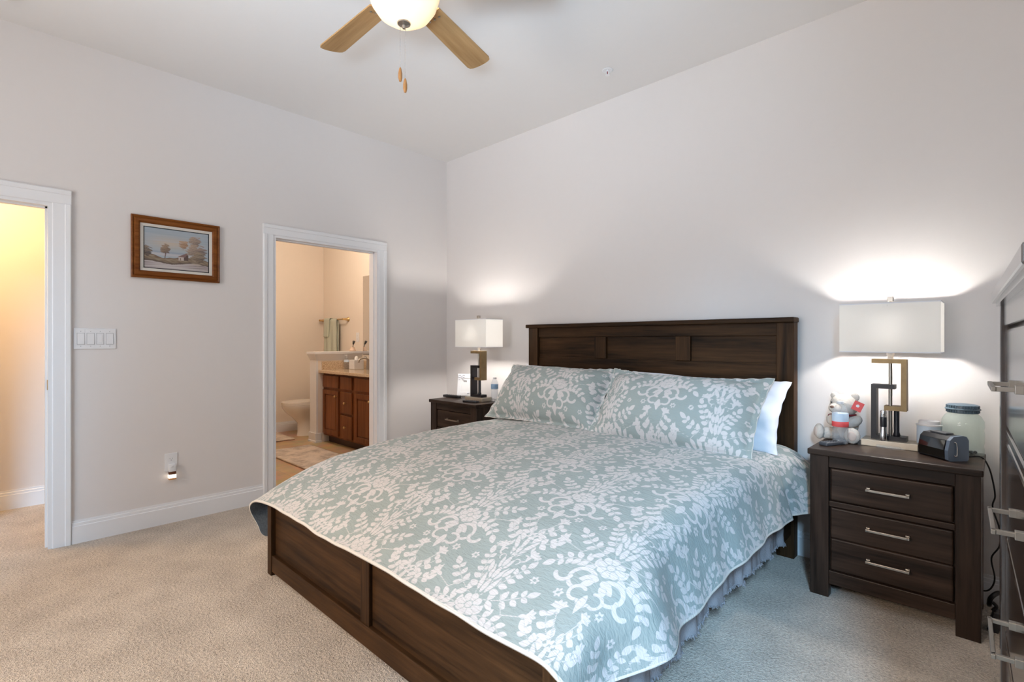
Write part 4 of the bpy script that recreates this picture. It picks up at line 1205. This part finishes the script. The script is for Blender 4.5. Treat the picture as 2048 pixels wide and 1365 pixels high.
for s, a in ((-1, 0.75), (1, -0.30)):
    lg = fuzz(MB().ball((s * 0.056, -0.038, 0.032), (0.030, 0.056, 0.032), 20, 14, Matrix.Rotation(-a, 3, 'Z')), 0.001, 12 + s).build('leg', M['fur'], tb, True)
    dx, dy = -math.sin(a) * 0.05, -math.cos(a) * 0.05
    ft = fuzz(MB().ball((s * 0.056 + dx, -0.038 + dy, 0.040), (0.034, 0.022, 0.040), 20, 14, Matrix.Rotation(-a, 3, 'Z')), 0.001, 15 + s).build('foot', M['fur'], lg, True)
    MB().ball((s * 0.056 + dx * 1.36, -0.038 + dy * 1.36, 0.040), (0.020, 0.006, 0.024), 16, 10, Matrix.Rotation(-a, 3, 'Z')).build('foot_pad', M['pad'], lg, True)
MB().lathe([(0.046, 0.128), (0.050, 0.131), (0.050, 0.136), (0.046, 0.138)], (0, 0.010, 0), 28).tube([(-0.045, -0.02, 0.132), (-0.062, -0.03, 0.128), (-0.066, -0.028, 0.118)], 0.002, 6).tube([(-0.02, -0.045, 0.130), (-0.028, -0.052, 0.10), (-0.022, -0.055, 0.075)], 0.005, 6).build('ribbon', M['ribbon'], tb, True)
tg = MB().box(-0.022, 0.022, -0.001, 0.001, -0.024, 0.024, mat=Matrix.Translation((0.078, -0.040, 0.186)) @ Matrix.Rotation(0.2, 4, 'Z') @ Matrix.Rotation(0.42, 4, 'Y')).build('tag', M['red'], tb)
MB().lathe([(0.0085, -0.0018), (0.0085, -0.0012), (0.0, -0.0012)], (0, 0, 0), 5, 'Y', mat=Matrix.Translation((0.078, -0.040, 0.188)) @ Matrix.Rotation(0.2, 4, 'Z')).build('tag_emblem', M['paper'], tg)

# torch standing on the lamp base, clear tube, clock, jars
fl = empty('flashlight', 'silver and black flashlight standing upright on the right lamp base', 'flashlight', (3.597, -0.1745, NZ + 0.031))
MB().lathe([(0.0, 0.0), (0.0155, 0.0), (0.0165, 0.004), (0.0165, 0.028), (0.0135, 0.045), (0.0125, 0.068), (0.0, 0.068)], n=28).build('head', M['chrome'], fl, True)
MB().lathe([(0.0, 0.067), (0.0132, 0.068), (0.0138, 0.072), (0.0138, 0.112), (0.0132, 0.115), (0.0, 0.116)], n=28).build('grip', M['plastic'], fl, True)
MB().lathe([(0.0, 0.115), (0.0125, 0.116), (0.0125, 0.124), (0.0115, 0.125), (0.0115, 0.128), (0.0125, 0.129), (0.0125, 0.142), (0.010, 0.148), (0.0, 0.149)], n=28).build('tail_cap', M['chrome'], fl, True)
ct = MB().cyl((0, 0, 0.0075), (0.095, -0.012, 0.0075), 0.0075, n=14).cyl((0.095, -0.012, 0.0075), (0.112, -0.014, 0.006), 0.004, 0.0025, n=10)
o = ct.build('clear_tube', M['clear'], None, True, (3.575, -0.212, NZ)); tag(o, 'small clear glass tube lying in front of the right lamp base', 'tube')

ck = empty('alarm_clock', 'black bedside clock radio with glossy face and blue grey end', 'clock', (3.822, -0.262, NZ), math.radians(-44))
L_, hC = 0.075, 0.108
body = [(-0.044, 0.006), (-0.036, 0.0), (0.040, 0.0), (0.046, 0.008), (0.046, hC - 0.020), (0.036, hC - 0.004), (0.020, hC), (-0.020, hC - 0.004), (-0.036, hC - 0.020), (-0.046, 0.045)]
MB().extrude(body, -L_, L_ - 0.012, 'YZ').build('body', M['plastic'], ck)
MB().extrude([(y * 1.02, z * 1.01 + 0.0) for y, z in body], L_ - 0.012, L_ + 0.004, 'YZ').build('end_cap', M['steelblue'], ck)
MB().add([(-L_ + 0.004, -0.0485, 0.046), (L_ - 0.016, -0.0485, 0.046), (L_ - 0.016, -0.039, hC - 0.022), (-L_ + 0.004, -0.039, hC - 0.022), (-L_ + 0.004, -0.045, 0.010), (L_ - 0.016, -0.045, 0.010)],
         [(0, 1, 2, 3), (4, 5, 1, 0)]).build('display', M['screen'], ck)
MB().tube([(L_ + 0.004, -0.020, 0.025), (L_ + 0.008, -0.012, 0.022), (L_ + 0.008, -0.010, 0.055), (L_ + 0.007, -0.014, 0.078), (L_ + 0.004, -0.018, 0.080)], 0.0028, 8).build('antenna_loop', M['chrome'], ck, True)
MB().box(-0.05, 0.03, -0.012, 0.026, hC - 0.003, hC + 0.004, 0.002).build('snooze_bar', M['greyplastic'], ck)
jr = empty('glass_jar', 'pale green glass jar with blue grey screw lid', 'jar', (3.884, -0.110, NZ))
MB().lathe([(0.0, 0.0), (0.068, 0.0), (0.074, 0.006), (0.075, 0.03), (0.072, 0.045), (0.075, 0.06), (0.0755, 0.10), (0.073, 0.115), (0.0755, 0.13), (0.074, 0.155), (0.064, 0.175), (0.054, 0.186), (0.053, 0.20)], n=44).build('jar_body', M['greenglass'], jr, True)
lid = MB().lathe([(0.0, 0.228), (0.050, 0.228), (0.056, 0.225), (0.057, 0.212), (0.063, 0.209), (0.063, 0.205), (0.056, 0.203), (0.056, 0.190), (0.054, 0.190)], n=44)
for k in range(36):
    a = 2 * PI * k / 36; lid.box(-0.002, 0.002, -0.0015, 0.0015, 0.192, 0.224, mat=Matrix.Rotation(a, 4, 'Z') @ Matrix.Translation((0.0572, 0, 0)))
lid.build('lid', M['slate'], jr)
r3 = random.Random(9); pb = MB()
for k in range(26):
    a, q = r3.uniform(0, 6.28), r3.uniform(0, 0.056); pb.ball((q * math.cos(a), q * math.sin(a), 0.008 + r3.uniform(0, 0.006)), r3.uniform(0.005, 0.009), 8, 6)
pbo = pb.build('dark_pebbles', M['plastic'], jr, True); pbo['kind'] = 'stuff'
cn = empty('lidded_tub', 'small white lidded tub behind the clock radio', 'container', (3.765, -0.105, NZ))
MB().lathe([(0.0, 0.0), (0.044, 0.0), (0.047, 0.01), (0.047, 0.118), (0.0, 0.119)], n=32).build('tub', M['label2'], cn, True)
MB().lathe([(0.0, 0.140), (0.036, 0.140), (0.040, 0.137), (0.040, 0.124), (0.051, 0.122), (0.051, 0.117), (0.0, 0.117)], n=32).build('lid', M['white'], cn, True)
cc = MB().tube([(3.858, -0.222, NZ + 0.012), (3.90, -0.208, NZ + 0.006), (3.948, -0.188, NZ + 0.008), (3.972, -0.165, 0.665), (3.985, -0.14, 0.60), (3.992, -0.12, 0.53), (3.984, -0.10, 0.475), (4.006, -0.085, 0.38), (4.006, -0.07, 0.30), (3.980, -0.06, 0.235), (3.990, -0.045, 0.15), (3.984, -0.04, 0.105), (3.965, -0.04, 0.075), (3.93, -0.04, 0.068)], 0.0032, 8)
o = cc.build('power_cord', M['plastic'], ck, True)
o.matrix_local = (Matrix.Translation(ck.location) @ Matrix.Rotation(ck.rotation_euler.z, 4, 'Z')).inverted()
pa = empty('power_adapter', 'black power adapter with looped cable on the carpet by the nightstand', 'adapter', (3.985, -0.27, 0))
MB().box(-0.018, 0.018, -0.03, 0.03, 0.0, 0.085, 0.004, mat=Matrix.Rotation(0.25, 4, 'Y')).build('brick', M['plastic'], pa)
MB().tube([(-0.012, 0.12, 0.06), (-0.010, 0.03, 0.09), (-0.005, -0.01, 0.135), (0.02, -0.01, 0.165), (0.05, 0.0, 0.15), (0.06, 0.02, 0.10)], 0.009, 8).tube([(0.0, 0, 0.08), (0.012, 0, 0.10), (0.0, 0, 0.115)], 0.007, 8).build('cable', M['plastic'], pa, True)

# ------------------------------------------------------------------ chest of drawers
cd = empty('chest_of_drawers', 'tall dark wood chest of drawers at the right edge', 'chest of drawers', (4.007, -1.117, 0), math.radians(2.3))
CW, CD = 1.04, 0.42
MB().box(-0.018, CD, -CW - 0.01, 0.012, 1.331, 1.366, 0.005).box(-0.008, CD, -CW, 0.002, 1.322, 1.332).build('top', M['cy'], cd)
MB().box(0.03, CD - 0.005, -CW + 0.02, -0.02, 0.08, 1.325).build('carcass', M['cz'], cd)
for a, b in ((-0.055, 0.0), (-CW, -CW + 0.055)):
    lo, hi = a, b
    MB().box(0.0, 0.05, lo, hi, 0, 1.325, 0.003).box(0.05, CD, (hi - 0.02) if hi == 0.0 else lo, hi if hi == 0.0 else lo + 0.02, 0.03, 1.325).build('side_leg', M['cz'], cd)
y0, y1 = -CW + 0.058, -0.058
MB().box(0.006, 0.04, y0, y1, 1.262, 1.325, 0.004).build('frieze', M['cy'], cd)
for z in (0.940, 0.352): MB().box(0.010, 0.04, y0, y1, z, z + 0.026, 0.004).build('rail', M['cy'], cd)
MB().box(0.006, 0.04, y0, y1, 0.05, 0.11, 0.003).build('apron', M['cy'], cd)
for zz_ in (((0.970, 1.256),), ((0.382, 0.660), (0.664, 0.936)), ((0.114, 0.348),)):
    m = MB()
    for za_, zb_ in zz_: m.box(0.010, 0.04, y0 + 0.004, y1 - 0.004, za_, zb_, 0.012, 3)
    dr = m.build('drawer', M['cy'], cd)
    for za_, zb_ in zz_:
        zc = (za_ + zb_) / 2
        zc = {1.113: 1.118, 0.521: 0.556, 0.8: 0.818}.get(round(zc, 3), zc)
        bar_handle(dr, 0.010, -0.535, zc, 0.19, 'Y', (-1, 0, 0), rise=0.044)

# ------------------------------------------------------------------ bathroom
FB = 0.006
vt = empty('vanity_cabinet', 'cherry wood bathroom vanity cabinet with panel doors', 'vanity', (-1.82, -0.43, FB))
VL = 1.62
MB().box(0.0, VL, 0.02, 0.52, 0.094, 0.83).build('carcass', M['cherry'], vt)
MB().box(0.0, VL, 0.09, 0.50, 0.0, 0.1).build('toe_kick', plain('dark_toe_kick', (0.04, 0.015, 0.006), 0.5), vt)


def panel_door(x0, x1, z0, z1, kx=None, kz=None, nm='door', raised=True):
    m = MB().box(x0, x1, 0.0, 0.02, z0, z1, 0.004)
    if raised:
        b = 0.05
        m = MB().box(x0, x0 + b, 0.0, 0.02, z0, z1, 0.003).box(x1 - b, x1, 0.0, 0.02, z0, z1, 0.003).box(x0 + b, x1 - b, 0.0, 0.02, z0, z0 + b, 0.003).box(x0 + b, x1 - b, 0.0, 0.02, z1 - b, z1, 0.003).box(x0 + b, x1 - b, 0.012, 0.02, z0 + b, z1 - b)
        m.box(x0 + b + 0.014, x1 - b - 0.014, 0.004, 0.02, z0 + b + 0.014, z1 - b - 0.014, 0.006)
    d = m.build(nm, M['cherry'], vt)
    if kx is not None:
        MB().lathe([(0.006, 0.0), (0.005, -0.012), (0.012, -0.018), (0.014, -0.024), (0.010, -0.030), (0.0, -0.031)], (kx, 0, kz), 18, 'Y').build('knob', M['brass'], d, True)


panel_door(0.015, 0.395, 0.118, 0.635, 0.358, 0.575)
panel_door(0.015, 0.395, 0.665, 0.805, nm='false_front', raised=False)
panel_door(0.45, 0.70, 0.395, 0.635, 0.575, 0.515, 'drawer', False)
panel_door(0.45, 0.70, 0.118, 0.370, 0.575, 0.245, 'drawer', False)
panel_door(0.45, 0.70, 0.665, 0.805, nm='false_front', raised=False)
panel_door(0.765, 1.145, 0.118, 0.635, 1.10, 0.575)
panel_door(0.765, 1.145, 0.665, 0.805, nm='false_front', raised=False)
panel_door(1.185, 1.57, 0.118, 0.635, 1.22, 0.575)
cto = empty('vanity_countertop', 'speckled granite vanity top with side splash', 'countertop', (-1.84, -0.465, FB + 0.83))
MB().box(0.0, VL + 0.02, 0.0, 0.565, 0.0, 0.034, 0.005).build('slab', M['granite'], cto)
MB().box(0.001, 0.021, 0.04, 0.565, 0.034, 0.134, 0.002).build('side_splash', M['granite'], cto)
MB().box(0.022, VL + 0.02, 0.545, 0.565, 0.034, 0.134, 0.002).build('back_splash', M['granite'], cto)
CZ = FB + 0.864
sb = empty('soap_bottle', 'clear soap pump bottle with pale label beside the side splash', 'soap bottle', (-1.775, -0.135, CZ))
MB().lathe([(0.0, 0.0), (0.034, 0.0), (0.037, 0.006), (0.036, 0.09), (0.028, 0.115), (0.013, 0.125), (0.013, 0.135)], n=24).build('bottle', M['clear'], sb, True)
MB().lathe([(0.037, 0.085), (0.0375, 0.088), (0.030, 0.114), (0.029, 0.114)], n=24).build('label', M['label2'], sb, True)
MB().cyl((0, 0, 0.13), (0, 0, 0.165), 0.006, n=10).box(-0.006, 0.006, -0.032, 0.006, 0.163, 0.173, 0.002).build('pump', M['white'], sb)
tx = empty('tissue_box', 'white square tissue box on the granite vanity top', 'tissue box', (-1.65, -0.075, CZ))
MB().box(-0.065, 0.065, -0.065, 0.065, 0, 0.115, 0.006).build('box', M['white'], tx)
MB().ball((0.0, 0.0, 0.125), (0.03, 0.022, 0.038), 10, 8).build('tissue', M['paper'], tx)
fc = empty('faucet', 'nickel faucet on the granite vanity top', 'faucet', (-1.46, -0.03, CZ))
MB().cyl((0, 0, 0), (0, 0, 0.10), 0.022, 0.017).tube([(0, 0, 0.09), (0, 0, 0.125), (0, -0.05, 0.14), (0, -0.11, 0.125), (0, -0.125, 0.09)], 0.012, 12).build('spout', M['nickel'], fc, True)
MB().cyl((0, 0, 0.10), (0.0, 0.0, 0.125), 0.016).tube([(0, 0, 0.12), (-0.04, 0.0, 0.15), (-0.08, 0.0, 0.15)], 0.007, 8).build('lever', M['nickel'], fc, True)
mr_ = MB().box(-1.79, -0.4, 0.092, 0.099, 1.045, 2.03)
o = mr_.build('mirror', M['mirror']); tag(o, 'large frameless mirror above the vanity', 'mirror')
br_ = empty('makeup_brush_cup', 'peach cup holding a dark makeup brush on the half wall', 'cup', (-1.905, 0.015, 1.085))
MB().lathe([(0.0, 0.0), (0.040, 0.0), (0.042, 0.012), (0.030, 0.03), (0.026, 0.05), (0.022, 0.052), (0.0, 0.05)], n=24).build('cup', M['peach'], br_, True)
MB().cyl((0, 0, 0.04), (0.022, -0.004, 0.09), 0.004).cyl((0.022, -0.004, 0.09), (0.045, -0.008, 0.125), 0.010, 0.017).build('brush', M['plastic'], br_)
outlet('white outlet on the bathroom wall left of the mirror', (-1.93, 0.1, 1.262), math.radians(-90))
# towel bar with towel
tbar = empty('towel_bar', 'brass towel bar on the bathroom wall', 'towel bar', (-2.50, 0.1, 1.50))
MB().cyl((-0.33, -0.07, 0), (0.33, -0.07, 0), 0.009).build('bar', M['brass'], tbar, True)
for s in (-1, 1):
    MB().lathe([(0.030, 0.0), (0.030, -0.006), (0.018, -0.02), (0.013, -0.06), (0.014, -0.085), (0.0, -0.087)], (s * 0.33, 0, 0), 20, 'Y').build('bracket', M['brass'], tbar, True)


def hang(name, x0, x1, zl_f, zl_b, y, thick, waves, parent=None, z_top=1.513, skew=0.0):
    n, m = 40, 50
    t = np.linspace(0, 1, m); Lf, Lb = z_top - zl_f, z_top - zl_b
    xs_ = np.linspace(x0, x1, n)
    P_ = np.zeros((n, m, 3))
    for i, x in enumerate(xs_):
        for j, q in enumerate(t):
            s = q * (Lf + Lb) - Lf
            zz_ = z_top - abs(s); yy_ = y + (0.014 if s > 0 else -0.014) * min(1, abs(s) / 0.02)
            wv = waves * math.sin(i / n * 14) * min(1, abs(s) / 0.2)
            P_[i, j] = (x + skew * min(0, s) + 0.02 * (0.5 - i / n) * min(1, abs(s) / 0.25), yy_ + wv, zz_)
    o = grid_mesh(name, P_, [M['towel']], parent)
    mo = o.modifiers.new('thickness', 'SOLIDIFY'); mo.thickness = thick; mo.offset = 0
    return o


tw = hang('bath_towel', -2.69, -2.34, 0.98, 1.05, 0.030, 0.010, 0.009)
tag(tw, 'pale green bath towel folded over the brass towel bar', 'towel')
hw_ = hang('hand_towel', -2.655, -2.50, 1.27, 1.22, 0.030, 0.008, 0.006, z_top=1.524, skew=0.10)
for v_ in hw_.data.vertices: v_.co.y += -0.016 if v_.co.y < 0.03 else 0.012
tag(hw_, 'small pale green hand towel draped over the bath towel', 'towel')
# toilet
to = empty('toilet', 'white toilet behind the half wall', 'toilet', (-2.45, 0.1, FB))
sec = [(0.0, 0.11, 0.20, -0.36), (0.05, 0.105, 0.19, -0.36), (0.16, 0.10, 0.18, -0.37), (0.24, 0.115, 0.22, -0.40), (0.31, 0.155, 0.27, -0.43), (0.37, 0.182, 0.295, -0.445), (0.40, 0.185, 0.30, -0.445)]
vs, fs = [], []; K_ = 36
for z, rx, ry, cy in sec:
    for k in range(K_):
        a = 2 * PI * k / K_; vs.append((rx * math.cos(a), cy + ry * math.sin(a) * (1 if math.sin(a) < 0 else 0.9), z))
for i in range(len(sec) - 1):
    for k in range(K_): fs.append((i * K_ + k, i * K_ + (k + 1) % K_, (i + 1) * K_ + (k + 1) % K_, (i + 1) * K_ + k))
fs += [tuple(range(K_))[::-1], tuple(range((len(sec) - 1) * K_, len(sec) * K_))]
MB().add(vs, fs).build('bowl', M['porcelain'], to, True)
for z0, z1, s, nm in ((0.402, 0.418, 1.0, 'seat'), (0.420, 0.440, 1.01, 'lid')):
    m = MB(); vs = []
    for z in (z0, z1):
        for k in range(K_):
            a = 2 * PI * k / K_; vs.append((0.187 * s * math.cos(a), -0.445 + 0.303 * s * math.sin(a) * (1 if math.sin(a) < 0 else 0.85), z))
    m.add(vs, [tuple(range(K_))[::-1], tuple(range(K_, 2 * K_))] + [(k, (k + 1) % K_, K_ + (k + 1) % K_, K_ + k) for k in range(K_)]).build(nm, M['porcelain'], to)
MB().box(-0.21, 0.21, -0.20, -0.012, 0.38, 0.74, 0.015, 3).build('tank', M['porcelain'], to, True)
MB().box(-0.22, 0.22, -0.21, -0.008, 0.74, 0.775, 0.010, 2).build('tank_lid', M['porcelain'], to, True)
MB().box(-0.18, -0.10, -0.222, -0.20, 0.66, 0.68, 0.003).build('flush_lever', M['chrome'], to)
# rugs


def rug(name, x0, x1, y0, y1, label):
    n, m = 60, 40
    xs_, ys_ = np.linspace(x0, x1, n), np.linspace(y0, y1, m)
    X_, Y_ = np.meshgrid(xs_, ys_, indexing='ij')
    P_ = np.stack([X_, Y_, FB + 0.018 + 0.002 * vnoise(X_ * 20, Y_ * 20, 4)], -1)
    o = grid_mesh(name, P_, [M['rug']])
    mo = o.modifiers.new('thickness', 'SOLIDIFY'); mo.thickness = 0.015; mo.offset = -1
    tag(o, label, 'rug'); return o


rug('bath_rug', -1.72, -0.45, -1.138, -0.62, 'mottled grey and cream rug on the tiles before the vanity')
rug('bath_rug', -2.84, -2.215, -0.98, -0.585, 'mottled rug at the foot of the toilet')
# vanity light above the mirror
vl = empty('vanity_light', 'wall light with glass globes above the bathroom mirror', 'wall light', (-1.10, 0.1, 2.16))
MB().box(-0.36, 0.36, -0.02, 0.0, -0.04, 0.04, 0.004).build('backplate', M['nickel'], vl)
M['globe'] = emis('lit_globe', (1.0, 0.78, 0.55), 8.0)
for x in (-0.27, 0.0, 0.27):
    MB().cyl((x, -0.02, 0), (x, -0.09, 0), 0.012).cyl((x, -0.09, 0.005), (x, -0.09, -0.03), 0.025).build('arm', M['nickel'], vl)
    MB().lathe([(0.025, -0.03), (0.045, -0.06), (0.055, -0.10), (0.05, -0.13), (0.0, -0.14)], (x, -0.09, 0), 24).build('glass_shade', M['globe'], vl, True)
